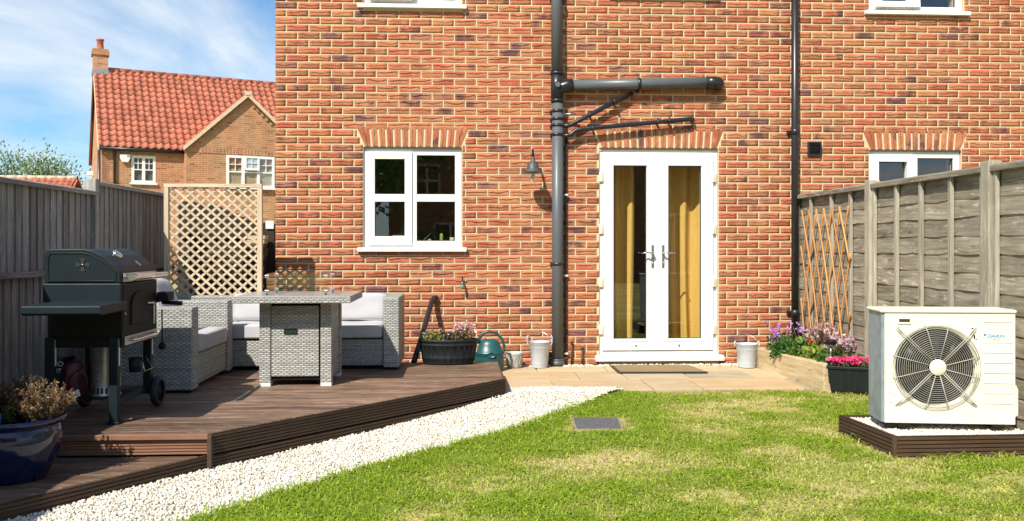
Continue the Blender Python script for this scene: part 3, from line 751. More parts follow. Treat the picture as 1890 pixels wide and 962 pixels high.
# top-hung vents ajar upstairs
for x0, x1, zb in ((-.965, -.52, 3.712), (4.31, 4.78, 3.722)):
    s = MB(); s.plate(x0, x1, 0, .8, [(x0 + .06, x1 - .06, .06, .74)], -.012, .03)
    M_ = Matrix.Translation((0, -.01, zb + .8)) @ Matrix.Rotation(R(-3.5), 4, 'X') @ Matrix.Translation((0, 0, -.8)); s.v = [M_ @ Vector(v) for v in s.v]
    o = s.build('open_sash', UPVC, house, bevel=.005)

# French doors
dfm = MB(); dfm.plate(1.411, 2.649, .10, 2.212, [(1.450, 2.608, .132, 2.172)], .028, .10); dfr = dfm.build('door_frame', UPVC, house, bevel=.004)
ds = MB(); ds.prism([(-.075, .040), (-.075, .088), (.10, .104), (.10, .040)], 1.360, 2.697, 'x'); ds.build('door_sill', SILL, dfr, bevel=.004)
hd = MB(); hd.box(1.407, 2.653, .016, .03, 2.212, 2.226); hd.build('head_trim', CREAM, dfr)
for side, (x0, x1, gx0, gx1) in enumerate(((1.440, 2.0175, 1.557, 1.902), (2.0205, 2.600, 2.130, 2.478))):
    d = MB(); d.plate(x0, x1, .144, 2.182, [(gx0, gx1, .263, 2.057)], .010, .075); do = d.build('french_door', UPVC, house, bevel=.006)
    p = MB(); p.box(gx0 - .01, gx1 + .01, .040, .048, .253, 2.067); p.build('pane', GLASS, do)
    q = MB(); q.plate(gx0 - .002, gx1 + .002, .261, 2.059, [(gx0 + .007, gx1 - .007, .270, 2.050)], .026, .038); q.build('glazing_gasket', SEAL, do)
    q = MB(); q.plate(gx0 - .026, gx1 + .026, .237, 2.083, [(gx0 - .004, gx1 + .004, .259, 2.061)], .004, .012); q.build('glazing_bead', UPVC, do, bevel=.003)
    px = 1.963 if side == 0 else 2.073; dr = -1 if side == 0 else 1
    h = MB(); h.box(px - .013, px + .013, .0, .009, 1.0, 1.237); h.build('handle_plate', STEEL, do, bevel=.004)
    h = MB(); h.tube([(px, .0, 1.152), (px, -.045, 1.152), (px + dr * .02, -.052, 1.152), (px + dr * .075, -.052, 1.156), (px + dr * .125, -.048, 1.150)], [.010, .010, .010, .009, .007], 10); h.build('door_handle', CHROME, do)
    k = MB(); k.lathe([(0, -.012), (.008, -.012), (.008, 0)], (0, 0, 0), 12, Matrix.Translation((px, .0, 1.05)) @ Matrix.Rotation(R(90), 4, 'X') @ Matrix.Scale(-1, 4, (0, 0, 1))); k.build('key_cylinder', CHROME, do)
    k = MB(); cx = (x0 + x1) / 2 + (.06 if side == 0 else -.07)
    k.tube([(cx, .010, .195), (cx, -.004, .195)], .010, 10); k.build('drain_cap', STEEL, do)
    hx = x0 - .006 if side == 0 else x1 + .006
    for zc in (.36, .85, 1.40, 1.94):
        hh = MB(); hh.box(hx - .032, hx + .026, .004, .0275, zc - .05, zc + .05); hh.tube([(hx, -.002, zc - .052), (hx, -.002, zc + .052)], .011, 8); hh.build('hinge', CREAM, do, bevel=.003)
# air vent
av = MB(); av.plate(3.60, 3.745, 2.166, 2.314, [(3.617, 3.728, 2.184, 2.298)], -.022, .012); avo = av.build('air_vent', BLACKP, house, bevel=.003)
for q in range(7):
    s = MB(); zc = 2.19 + q * .0155; s.prism([(-.018, zc), (-.016, zc - .002), (.004, zc + .010), (.002, zc + .013)], 3.617, 3.728, 'x'); s.build('slat', BLACKP, avo)
s = MB(); s.box(3.615, 3.73, -.001, .004, 2.182, 2.3); s.build('backing', SEAL, avo)

# curtains, each hung behind its door
def curtain(x0, x1, label, seed, waves):
    g_ = random.Random(seed); V = []; Fc = []; nx, nz = 90, 14
    for j in range(nz + 1):
        for i_ in range(nx + 1):
            u = i_ / nx; v = j / nz; ph = g_.uniform(-.05, .05) if 0 else 0
            y = .36 + .032 * math.sin(u * waves * 2 * math.pi + .4 * math.sin(v * 3)) + .012 * math.sin(u * waves * 5.1 + 1 + v * 2)
            x = x0 + (x1 - x0) * u + .012 * math.sin(v * 4 + u * 5)
            V.append((x, y, .05 + 2.15 * v))
    for j in range(nz):
        for i_ in range(nx): a = j * (nx + 1) + i_; Fc.append((a, a + 1, a + nx + 2, a + nx + 1))
    m_ = MB(); m_.add(V, Fc, True); o = m_.build('curtain', CURTAIN); tag(o, label, 'curtain', 'curtains behind the French doors')
    so_ = o.modifiers.new('thickness', 'SOLIDIFY'); so_.thickness = .004
curtain(1.40, 1.83, 'mustard curtain gathered behind the door leaf nearer the grey soil pipe', 1, 3.0)
curtain(2.125, 2.62, 'mustard curtain filling most of the door leaf nearer the raised flower bed', 2, 3.2)

# things on the kitchen window sill, inside
st = MB(); st.box(-1.02, .0, .098, .31, 1.19, 1.212); st.build('inner_sill', UPVC, house, bevel=.003)
def cactus(x, y, r, h, label, col, ball=False):
    t = thing('cactus', label, 'cactus', (x, y, 1.213), group='cacti on the kitchen sill')
    p = MB(); p.lathe([(0, 0), (r * .95, 0), (r * 1.15, .035), (r * 1.0, .035), (0, .03)], (x, y, 1.213), 14); p.build('pot', simple('cactus_pot', (.5, .47, .4), None, .7), t)
    b = MB(); prof = []; V = []; Fc = []; n_, m_ = 24, 9
    for j in range(m_ + 1):
        v = j / m_; z = 1.245 + h * v; rr = r * (math.sin(math.pi * (.12 + .88 * v)) if ball else min(1, .6 + 2 * v) * math.sqrt(max(0, 1 - max(0, (v - .75) / .25) ** 2)))
        for i_ in range(n_): a = 2 * math.pi * i_ / n_; q = rr * (1 + .13 * math.cos(8 * a)); V.append((x + q * math.cos(a), y + q * math.sin(a), z))
    for j in range(m_):
        for i_ in range(n_): Fc.append((j * n_ + i_, j * n_ + (i_ + 1) % n_, (j + 1) * n_ + (i_ + 1) % n_, (j + 1) * n_ + i_))
    b.add(V, Fc, True); b.build('stem', simple('cactus_green', col, tuple(c * .7 for c in col), .7, scale=60), t)
cactus(-.752, .14, .016, .075, 'small round-topped cactus beside the wooden block in the kitchen window', (.36, .40, .14))
cactus(-.345, .14, .032, .055, 'low ball cactus between the desk lamp and the tall cactus', (.40, .36, .10), True)
cactus(-.222, .14, .016, .115, 'tall slim green cactus on the kitchen sill', (.22, .40, .08))
cactus(-.178, .15, .020, .045, 'small ball cactus close beside the tall slim cactus', (.20, .22, .08), True)
t = thing('wooden_block', 'pale wooden block with round hole behind the lower left kitchen pane', 'block', (-.66, .15, 1.213))
b = MB(); b.box(-.725, -.600, .12, .17, 1.213, 1.335); b.build('block', TRELLIS, t, bevel=.004)
b = MB(); b.box(-.69, -.655, .114, .1195, 1.235, 1.285); b.build('card', UPVC, t)
b = MB(); b.lathe([(0, 0), (.007, 0), (.007, .004)], (0, 0, 0), 12, Matrix.Translation((-.627, .1195, 1.26)) @ Matrix.Rotation(R(90), 4, 'X')); b.build('hole', SEAL, t)
t = thing('desk_lamp', 'small chrome desk lamp with slanting arm behind the kitchen pane', 'lamp', (-.46, .2, 1.213))
b = MB(); b.lathe([(0, 0), (.03, 0), (.03, .008), (0, .012)], (-.46, .2, 1.213), 16); b.build('base', STEEL, t)
b = MB(); b.tube([(-.46, .2, 1.22), (-.43, .2, 1.27), (-.33, .2, 1.36)], .004, 6); b.build('arm', CHROME, t)
b = MB(); b.tube([(-.46 + .055 * math.cos(a), .2, 1.225 + .06 * math.sin(a)) for a in np.linspace(0, math.pi * .9, 9)], .005, 6); b.build('hoop', CHROME, t)
t = thing('jar', 'pale green jar at the right end of the kitchen sill', 'jar', (-.11, .16, 1.213))
b = MB(); b.lathe([(0, 0), (.03, 0), (.034, .02), (.034, .07), (.026, .085), (0, .085)], (-.11, .16, 1.213), 18); b.build('body', simple('green_jar', (.38, .45, .2), None, .4), t)
b = MB(); b.lathe([(.029, .086), (.029, .10), (0, .10)], (-.11, .16, 1.213), 18); b.build('lid', simple('jar_lid', (.5, .55, .3), None, .5), t)

# ------------------------------------------------------------------ PIPES, LAMP, TAP
sp = thing('soil_pipe', 'wide grey soil pipe on brick wall with branch above the French doors', 'pipe', (.963, -.085, 0))
yC = -.085
m = MB(); m.tube([(.963, yC, .0), (.963, yC, 2.70)], .0565, 20); m.tube([(.957, yC, 2.98), (.950, yC, 4.62)], .0565, 20); m.build('pipe', PIPE, sp)
m = MB(); m.tube([(.957, yC, 2.705), (.957, yC, 2.99)], .0625, 20); m.tube([(.957, yC, 2.97), (.957, yC, 3.0)], .068, 20); m.tube([(.96, yC, 2.69), (.96, yC, 2.72)], .067, 20)
m.tube([(.957, yC, 2.86), (.957, yC - .075, 2.86)], [.036, .036], 14); m.build('branch_joint', BLACKP, sp)
m = MB(); m.tube([(.957, yC - .0755, 2.86), (.957, yC - .080, 2.86)], .026, 14); m.build('access_cap', PIPE, sp)
m = MB(); m.tube([(.965, yC, 2.80), (1.01, yC - .005, 2.845), (1.06, yC - .005, 2.862), (1.12, yC - .005, 2.866)], [.052, .058, .063, .064], 18); m.build('branch_elbow', BLACKP, sp)
m = MB(); m.tube([(1.10, yC - .005, 2.865), (2.52, yC - .005, 2.905)], .0555, 20); m.build('branch_pipe', PIPE, sp)
m = MB(); m.tube([(2.50, yC - .005, 2.904), (2.58, yC - .005, 2.906), (2.625, yC + .01, 2.907), (2.645, yC + .05, 2.907), (2.648, .02, 2.907)], [.063, .064, .063, .062, .062], 18); m.build('end_elbow', BLACKP, sp)
for (x, z) in ((1.80, 2.885),):
    m = MB(); m.tube([(x - .016, yC - .005, z), (x + .016, yC - .005, z)], .062, 20); m.box(x - .014, x + .014, -.03, .005, z - .075, z + .075); m.build('bracket', BLACKP, sp)
for z in (2.60, 2.52, 2.455, 2.36, 1.04, 3.75):
    m = MB(); m.tube([(.962, yC, z - .014), (.962, yC, z + .014)], .061, 20); m.box(.893, .906, -.075, .005, z - .012, z + .012); m.build('bracket', BLACKP, sp)
m = MB(); m.tube([(.962, yC, .012), (.962, yC, .055)], .069, 20); m.tube([(.962, yC, .055), (.962, yC, .075)], .064, 20); m.build('foot_collar', PIPE, sp)
wr = .0235
m = MB(); m.tube([(1.02, yC, 2.452), (1.07, yC, 2.452), (1.10, yC, 2.462), (1.16, yC, 2.495), (1.74, yC + .03, 2.80)], wr, 12); m.build('waste_pipe', BLACKP, sp)
m = MB(); m.tube([(1.02, yC, 2.352), (1.07, yC, 2.350), (1.10, yC, 2.362), (1.15, yC, 2.405), (1.20, yC, 2.418), (2.33, yC + .01, 2.53), (2.365, yC + .03, 2.533), (2.372, .01, 2.533)], wr, 12); m.build('waste_pipe', BLACKP, sp)
for (x, z) in ((1.30, 2.568), (1.55, 2.70), (1.33, 2.431), (2.0, 2.497), (2.12, 2.51)):
    m = MB(); m.tube([(x - .012, yC, z - .006), (x + .012, yC, z + .006)], .025, 10); m.tube([(x, yC - .0, z + .02), (x, yC, z + .04)], .008, 6); m.box(x - .008, x + .008, yC, .005, z - .01, z + .01); m.build('clip', BLACKP, sp)
m = MB(); m.tube([(1.04, yC, 2.57), (1.15, yC - .005, 2.572)], .012, 8); m.build('overflow_stub', STEEL, sp)
m = MB(); m.tube([(1.06, -.03, 2.34), (1.052, -.03, 2.2), (1.052, -.03, .09)], .012, 8); m.build('thin_pipe', BLACKP, sp)
for z in (1.75, .92, .12):
    m = MB(); m.box(1.035, 1.078, -.046, .005, z - .009, z + .009); m.build('clip', UPVC, sp, bevel=.003)

rp = thing('drainpipe', 'thin black drainpipe running full height of the wall above the flower bed', 'pipe', (3.44, -.07, 0))
m = MB(); m.tube([(3.44, -.07, .05), (3.438, -.07, 4.62)], .0365, 18); m.build('pipe', BLACKP, rp)
for z in (2.41, .53, 4.3):
    m = MB(); m.tube([(3.44, -.07, z - .035), (3.44, -.07, z + .035)], .0415, 18); m.box(3.375, 3.505, -.035, .005, z - .018, z + .018); m.build('bracket', BLACKP, rp)

wl = thing('wall_lamp', 'black swan-neck lamp with clear glass jar fixed to the brick wall', 'lamp', (.70, 0, 2.1))
m = MB(); m.lathe([(0, 0), (.05, 0), (.05, .012), (.02, .028), (0, .028)], (0, 0, 0), 20, Matrix.Translation((.715, .004, 2.03)) @ Matrix.Rotation(R(90), 4, 'X')); m.build('back_plate', BLACKM, wl)
m = MB(); m.tube([(.715, -.02, 2.03), (.712, -.06, 2.06), (.707, -.10, 2.14), (.703, -.16, 2.195), (.70, -.215, 2.17), (.70, -.235, 2.11)], [.010, .010, .010, .011, .012, .014], 10); m.build('arm', BLACKM, wl)
m = MB(); m.lathe([(.016, .155), (.022, .12), (.030, .10), (.050, .085), (.058, .06), (.064, .03), (.098, .003), (.100, 0), (.096, 0), (.060, .022), (.0, .09)], (.70, -.235, 1.962), 28); m.build('lamp_shade', simple('slate_grey_enamel', (.05, .055, .06), (.07, .075, .08), .5), wl)
m = MB(); m.lathe([(.048, .02), (.056, -.01), (.058, -.05), (.050, -.085), (.03, -.105), (0, -.11)], (.70, -.235, 1.962), 24); m.build('glass_jar', CLEAR, wl)
m = MB(); m.lathe([(0, .02), (.015, .02), (.015, -.01), (.022, -.04), (.018, -.065), (0, -.075)], (.70, -.235, 1.962), 14); m.build('bulb', simple('bulb_glass', (.6, .55, .42), None, .25), wl)

tp = thing('garden_tap', 'small brass garden tap with teal hose fitting on the brick wall', 'tap', (0, 0, .86))
m = MB(); m.tube([(-.005, .005, .86), (-.005, -.05, .86), (-.005, -.065, .85), (-.005, -.07, .825)], .011, 10); m.build('spout', simple('old_brass', (.30, .24, .13), None, .45, .8), tp)
m = MB(); m.tube([(-.005, -.07, .83), (-.005, -.07, .785)], [.017, .012], 10); m.build('hose_fitting', simple('teal_plastic', (.03, .30, .26), None, .4), tp)
m = MB(); m.tube([(-.005, -.04, .865), (-.005, -.04, .90)], .006, 8); m.box(-.028, .018, -.046, -.034, .90, .909); m.build('lever', BLACKM, tp)
for (x0, z0, x1, z1, lab) in ((1.115, .01, 1.115, .235, 'taller of the two rusty stub pipes at the wall foot by the doors'), (1.222, .01, 1.226, .18, 'shorter rusty stub pipe with a brass top, nearer the French doors')):
    m = MB(); m.tube([(x0, -.03, z0), (x1, -.03, z1)], .009, 8); m.tube([(x1, -.03, z1 - .02), (x1, -.03, z1 + .012)], .014, 8)
    tag(m.build('stub_pipe', simple('rusty_steel', (.16, .075, .04), (.08, .05, .035), .7, .3)), lab, 'pipe', 'stub pipes at the wall foot')

# ------------------------------------------------------------------ DECK
deck = thing('timber_deck', 'brown stained timber deck with grooved edge boards and a lower step', 'deck', (-1.5, -2.5, 0))
rd = random.Random(5)
def edge_x(y, P, Q): return P[0] + (Q[0] - P[0]) * (y - P[1]) / (Q[1] - P[1])
y = -.868; bw = .1205; LX = -3.02
while y - bw > B[1] - .02:
    y1, y0 = y, max(y - bw, B[1] + .012); y -= bw + .008
    ex = lambda yy: .322 if yy > A[1] else edge_x(yy, A, B) - .018
    pts = [(LX, y0), (ex(y0), y0), (ex(y1), y1), (LX, y1)]
    if y0 < A[1] < y1: pts = [(LX, y0), (ex(y0), y0), (.322, A[1]), (.322, y1), (LX, y1)]
    m = MB(); m.prism(pts, DECK_Z - .028, DECK_Z + rd.uniform(-.0015, .001)); m.build('deck_board', DECK, deck, bevel=.003, uv='long', seg=1)
y = B[1] - .034
while y > -6.4:
    y1, y0 = y, y - bw; y -= bw + .008
    e0, e1 = edge_x(y0, B, C3) - .03, edge_x(y1, B, C3) - .03
    m = MB(); m.prism([(LX, y0), (e0, y0), (e1, y1), (LX, y1)], TREAD_Z - .028, TREAD_Z + rd.uniform(-.0015, .001)); m.build('tread_board', DECK, deck, bevel=.003, uv='long', seg=1)
def grooved(h, t=.026, nr=6):                                          # (offset out, height) profile of a grooved board
    p = [(-t, 0)]; step = h / nr
    for q in range(nr):
        z = q * step; p += [(0, z + .002), (0, z + step * .62), (-.007, z + step * .74), (-.007, z + step * .92)]
    p += [(-.002, h), (-t, h)]
    return p
def flip(p): return [(-a, b) for a, b in p][::-1]
def fascia(p0, p1, z0, h, mat, name, nr=6):
    m = MB(); m.sweep(grooved(h, nr=nr), (p0[0], p0[1], z0), (p1[0], p1[1], z0)); return m.build(name, mat, deck, uv='long')
AB = (Vector((A[0], A[1])) - Vector((B[0], B[1]))).normalized(); nAB = Vector((AB.y, -AB.x))
o_ = nAB * .004
fascia((B[0] + o_.x, B[1] + o_.y), (A[0] + o_.x, A[1] + o_.y), DECK_Z - .120, .116, FASCIA, 'fascia_board')
fascia((B[0] + o_.x, B[1] + o_.y), (A[0] + o_.x, A[1] + o_.y), DECK_Z - .245, .116, FASCIA, 'fascia_board')
C4 = (C3[0] + (C3[0] - B[0]) * 1.7, C3[1] + (C3[1] - B[1]) * 1.7)
fascia(C4, (B[0] - .012, B[1] - .022), TREAD_Z - .128, .124, FASCIA, 'fascia_board')
fascia((A[0] - .002, A[1] + .02), (.325, -.862), DECK_Z - .120, .116, FASCIA, 'fascia_board'); fascia((A[0] - .002, A[1] + .02), (.325, -.862), DECK_Z - .245, .116, FASCIA, 'fascia_board')
fascia((LX, B[1] - .006), (B[0] - .010, B[1] - .006), TREAD_Z + .002, .086, RISER, 'riser_board', 5)
m = MB(); m.box(LX, B[0] - .006, B[1] - .028, B[1] + .009, DECK_Z - .030, DECK_Z + .001); m.build('nosing_board', RISER, deck, bevel=.004, uv='long')
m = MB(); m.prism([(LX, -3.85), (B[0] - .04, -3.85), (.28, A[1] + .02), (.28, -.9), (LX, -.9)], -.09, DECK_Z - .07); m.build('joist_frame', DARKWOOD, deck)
m = MB(); m.box(B[0] - .012, B[0] + .012, B[1] - .026, B[1] + .006, -.09, DECK_Z - .004); m.build('corner_post', FASCIA, deck)

# ------------------------------------------------------------------ LEFT FENCE
rl = random.Random(21)
lf = thing('closeboard_fence', 'grey weathered vertical-board fence beside the deck with a step in its top', 'fence', (-3.05, -1.6, 0))
for (y0, y1, zt) in ((-1.58, .10, 1.765), (-3.28, -1.64, 1.68), (-4.96, -3.34, 1.93), (-6.64, -5.02, 1.93)):  # unseen front panels raised so their shadow falls on the barbecue and step
    L = y1 - y0; nb = int(L / .098); w = L / nb
    for q in range(nb):
        a = y0 + q * w
        for (z0, z1, x) in ((1.035, zt - .03, -3.028), (.02, 1.06, -3.052)):
            m = MB(); d = rl.uniform(-.002, .002); tz = rl.uniform(-.004, .004)
            m.prism([(x - .014, a - .012), (x + .006 + d, a - .010), (x - .006 + d, a + w + .003), (x - .014, a + w + .003)], z0 + tz, z1); m.build('fence_board', FENCE_L, lf, uv='long')
    m = MB(); m.box(-3.05, -2.985, y0, y1, 1.005, 1.045); m.build('fence_rail', FENCE_L, lf, bevel=.004, uv='long')
    m = MB(); m.prism([(-3.075, zt - .036), (-2.985, zt - .044), (-2.985, zt - .012), (-3.03, zt), (-3.075, zt - .012)], y0 - .02, y1 + .02, 'y'); m.build('fence_cap', FENCE_L, lf, bevel=.003, uv='long')
for (y0, zt) in ((-1.61, 1.775), (.13, 1.77), (-3.31, 1.94), (-4.99, 1.94)):
    m = MB(); m.box(-3.10, -2.995, y0 - .04, y0 + .04, -.1, zt); m.build('fence_post', FENCE_L, lf, bevel=.006, uv='long')

# ------------------------------------------------------------------ RIGHT FENCE
rr = random.Random(31)
fr = thing('lap_panel_fence', 'weathered grey-brown overlapping-board fence behind the heat pump', 'fence', (3.5, -2, 0))
panels = [(-1.63, -.02, (-.394, -.885, -1.291)), (-3.32, -1.73, (-2.131, -2.507, -2.915)), (-5.0, -3.43, (-3.83, -4.22, -4.6)), (-6.7, -5.1, (-5.5, -5.9, -6.3))]
for (y0, y1, bats) in panels:
    nb = 13; ex = (1.70 - .03) / nb; z = .03
    for q in range(nb):
        z0, z1 = z - .02, z + ex + .012; z += ex; V = []; Fc = []; ns = 13; ph = rr.uniform(0, 6); fq = rr.uniform(3, 7); am = rr.uniform(.002, .007)
        for i_ in range(ns + 1):
            yy = y0 + (y1 - y0) * i_ / ns; wv = am * math.sin(fq * yy * 2 + ph) + rr.uniform(-.004, .004); bow = rr.uniform(-.004, .004)
            V += [(3.499 + bow, yy, z0 + wv), (3.508 + bow * .5, yy, z1), (3.519, yy, z1), (3.511 + bow, yy, z0 + wv)]
        for i_ in range(ns):
            a, b = 4 * i_, 4 * i_ + 4
            for c in range(4): Fc.append((a + c, b + c, b + (c + 1) % 4, a + (c + 1) % 4))
        Fc += [(3, 2, 1, 0), (4 * ns, 4 * ns + 1, 4 * ns + 2, 4 * ns + 3)]
        m = MB(); m.add(V, Fc); m.build('lap_board', FENCE_R, fr, uv='long')
    for b in bats + (y1 - .018, y0 + .018):
        m = MB(); m.box(3.466, 3.494, b - .018, b + .018, .02, 1.715); m.build('batten', POSTW, fr, bevel=.003, uv='long')
    m = MB(); m.prism([(3.452, 1.712), (3.535, 1.712), (3.535, 1.748), (3.495, 1.764), (3.452, 1.748)], y0 - .03, y1 + .03, 'y'); m.build('fence_cap', FENCE_R, fr, bevel=.003, uv='long')
for y0 in (-1.68, -3.375, -5.05):
    m = MB(); m.box(3.445, 3.54, y0 - .046, y0 + .046, -.1, 1.785); m.build('fence_post', POSTW, fr, bevel=.006, uv='long')

# expanding willow trellis leaning on the fence
wt = thing('willow_trellis', 'orange-brown expanding willow trellis leaning on the lap fence', 'trellis', (3.43, -.8, .4))
ys = [-.24 - .185 * q for q in range(-2, 8)]
for dirn, xo in ((-1, 3.437), (1, 3.449)):
    for q in range(-2, 8):
        yb = -.30 - .178 * q; zb0, zt0 = .30, 1.585; slope = .44 * dirn          # horizontal drift over the full height
        pts = []
        for t_ in np.linspace(0, 1, 40):
            z = zb0 + (zt0 - zb0) * t_; yy = yb - slope * (t_ - .5) - .04 * math.sin(t_ * 3)
            if dirn > 0: yy = yb + .178 * .5 - slope * (t_ - .5)
            if -1.36 < yy < -.235: pts.append((xo + .002 * math.sin(q + t_ * 5), yy, z))
        if len(pts) > 8:
            m = MB(); m.tube(pts[::3] + [pts[-1]], .0082, 6); m.build('willow_slat', WILLOW, wt, uv='long')

# ------------------------------------------------------------------ RAISED BED, FLOWERS
bed = thing('raised_bed', 'raised flower bed edged with thick pale timber sleepers by the fence', 'planter', (3.1, -1, 0))
q0, q1 = Vector((2.945, -.40)), Vector((3.083, -1.650)); d_ = (q1 - q0).normalized(); nn_ = Vector((-d_.y, d_.x))
if nn_.x < 0: nn_ = -nn_
m = MB(); m.prism([tuple(q0), tuple(q1), tuple(q1 + nn_ * .095), tuple(q0 + nn_ * .095)], -.05, .207); m.build('sleeper', SLEEPER, bed, bevel=.008, uv='long')
m = MB(); m.box(3.19, 3.45, -1.66, -1.57, -.05, .20); m.build('sleeper', SLEEPER, bed, bevel=.008, uv='long')
m = MB(); m.box(2.95, 3.45, -.39, -.31, -.05, .205); m.build('sleeper', SLEEPER, bed, bevel=.008, uv='long')
m = MB(); m.prism([(3.03, -.40), (3.46, -.40), (3.46, -1.56), (3.17, -1.56)], 0, .165); m.build('soil', SOILM, bed)
gp_ = np.random.default_rng(77)
def plant(name, label, cat, c, rad, h, leafc, nleaf, lsize, flowers=None, stems=10, group='plants in the raised bed', z0=.16, seed=1, up=.6, base=.0):
    g_ = np.random.default_rng(seed); t_ = thing(name, label, cat, (c[0], c[1], z0), group=group)
    sm = MB(); tips = []
    for q in range(stems):
        a = g_.uniform(0, 6.28); rr_ = rad * math.sqrt(g_.uniform(0, 1)); hh = h * g_.uniform(.6, 1)
        e = (c[0] + rr_ * math.cos(a), c[1] + rr_ * math.sin(a), z0 + hh)
        sm.tube([(c[0] + .25 * (e[0] - c[0]), c[1] + .25 * (e[1] - c[1]), z0 - .01), (c[0] + .7 * (e[0] - c[0]), c[1] + .7 * (e[1] - c[1]), z0 + hh * .6), e], [.003, .0025, .002], 4); tips.append(e)
    sm.build('stem', simple('plant_stem', (.13, .12, .05), None, .7, bstr=0), t_)
    tips = np.array(tips)
    r_ = rad * g_.uniform(0, 1, nleaf) ** .5; a = g_.uniform(0, 6.28, nleaf); zz_ = base + (1 - base) * g_.uniform(0, 1, nleaf) ** .8
    P_ = np.stack([c[0] + r_ * np.cos(a), c[1] + r_ * np.sin(a), z0 + h * .8 * zz_ * (1 - .45 * (r_ / rad) ** 2)], 1)
    leaves('leaves', P_, lsize, pick(g_, nleaf, leafc), LEAF, t_, seed + 1, 1.5, up)
    if flowers:
        cols, nf, fs, npet = flowers
        Pf = tips[g_.integers(0, len(tips), nf)] + g_.normal(size=(nf, 3)) * np.array([rad * .22, rad * .22, h * .10])
        PP = np.repeat(Pf, npet, 0); an = np.tile(np.linspace(0, 6.28, npet, endpoint=False), nf) + np.repeat(g_.uniform(0, 6, nf), npet)
        tilt = np.repeat(g_.uniform(-.5, .3, nf), npet)
        dr = np.stack([np.cos(an), np.sin(an) * .6 - .3, tilt + .5 * np.sin(an)], 1)
        fo = leaves('flowers', PP, fs, np.repeat(pick(g_, nf, cols), npet, 0), PETAL, t_, seed + 2, 1.25, 0, .12, dr); fo['kind'] = 'stuff'
    return t_
G1 = [(.05, .14, .02), (.085, .20, .03), (.035, .10, .018)]; G2 = [(.20, .28, .04), (.30, .34, .06), (.14, .22, .03)]; G3 = [(.10, .06, .04), (.16, .11, .06), (.09, .11, .03)]
plant('geranium_plant', 'purple-flowered plant at the wall end of the raised bed', 'plant', (3.13, -.55), .15, .27, G1 + G3, 420, .045, ([(.42, .16, .55), (.55, .25, .65), (.33, .10, .42)], 20, .026, 6), 16, seed=101)
plant('heuchera_plant', 'pale mauve-flowered plant beside the black drainpipe', 'plant', (3.33, -.62), .14, .29, G3 + G1, 300, .04, ([(.50, .27, .55), (.60, .40, .60)], 16, .024, 6), 14, seed=102)
plant('parsley_plant', 'bushy bright green plant spilling over the far end of the sleeper', 'plant', (3.10, -.78), .15, .22, G1, 800, .038, None, 10, seed=103)
plant('marigold_plant', 'green plant with one orange bloom in the raised bed', 'plant', (3.17, -.98), .13, .25, G1 + G2[:1], 520, .04, ([(.65, .13, .02)], 3, .03, 8), 9, seed=104)
plant('dried_flower_plant', 'tall plant of dry pinkish seed heads in front of the willow trellis', 'plant', (3.34, -1.05), .17, .33, G3, 380, .030, ([(.45, .28, .26), (.36, .20, .18), (.55, .36, .38), (.28, .15, .13)], 130, .020, 5), 34, seed=105)
plant('lime_leaf_plant', 'lime yellow-green leafy plant in the middle of the raised bed', 'plant', (3.22, -1.20), .13, .20, G2, 330, .055, None, 8, seed=106)
plant('columbine_plant', 'dusky pink bloom cluster beside the solar lantern', 'plant', (3.36, -1.36), .12, .27, G3 + G1, 240, .032, ([(.52, .32, .40), (.45, .22, .30), (.62, .45, .52)], 60, .022, 6), 18, seed=107)
plant('fern_plant', 'feathery green plant at the near corner of the raised bed', 'plant', (3.24, -1.40), .12, .15, G1 + G2[2:], 520, .045, None, 8, seed=108)
ln = thing('solar_lantern', 'clear solar lantern with black cap standing in the raised bed', 'lantern', (3.20, -1.52, .20))
m = MB(); m.lathe([(.032, .05), (.034, .13), (.036, .17)], (3.20, -1.52, .20), 20); m.build('glass', CLEAR, ln)
m = MB(); m.lathe([(0, .205), (.040, .205), (.043, .20), (.043, .168), (.036, .165), (0, .165)], (3.20, -1.52, .20), 20); m.build('cap', BLACKM, ln)
m = MB(); m.lathe([(0, .0), (.012, .0), (.012, .05), (.034, .05), (.034, .06), (0, .06)], (3.20, -1.52, .20), 16); m.tube([(3.20, -1.52, .25), (3.20, -1.52, .34)], .008, 8); m.build('stake', STEEL, ln)
TM = Matrix.Translation((3.065, -1.765, 0)) @ Matrix.Rotation(R(-27), 4, 'Z')
tr = thing('trough_planter', 'black plastic trough of pink flowers in front of the raised bed', 'planter', (3.25, -1.8, 0))
def ttub(M_, L, Wd, Hh, top=.03, taper=.025):
    m_ = MB(); T = taper
    o0 = [(T, T), (L - T, T), (L - T, Wd - T), (T, Wd - T)]; o1 = [(0, 0), (L, 0), (L, Wd), (0, Wd)]; i1 = [(.015, .015), (L - .015, .015), (L - .015, Wd - .015), (.015, Wd - .015)]; i0 = [(T + .02, T + .02), (L - T - .02, T + .02), (L - T - .02, Wd - T - .02), (T + .02, Wd - T - .02)]
    V = [M_ @ Vector((a, b, z)) for P_, z in ((o0, 0), (o1, Hh), (i1, Hh), (i0, Hh * .3)) for a, b in P_]
    Fc = [(3, 2, 1, 0), (12, 13, 14, 15)] + [(r_ * 4 + k_, r_ * 4 + (k_ + 1) % 4, r_ * 4 + 4 + (k_ + 1) % 4, r_ * 4 + 4 + k_) for r_ in range(3) for k_ in range(4)]
    m_.add(V, Fc); return m_
ttub(TM, .52, .17, .205).build('trough', DARKPLAS, tr, bevel=.006)
m = MB()
for (a0, a1, b0, b1) in ((-.008, .528, -.008, .012), (-.008, .528, .158, .178), (-.008, .012, .0125, .1575), (.508, .528, .0125, .1575)): m.box(a0, a1, b0, b1, .19, .215, TM)
m.build('rim', DARKPLAS, tr, bevel=.004)
m = MB(); m.box(.02, .50, .02, .15, .10, .18, TM); m.build('soil', SOILM, tr)
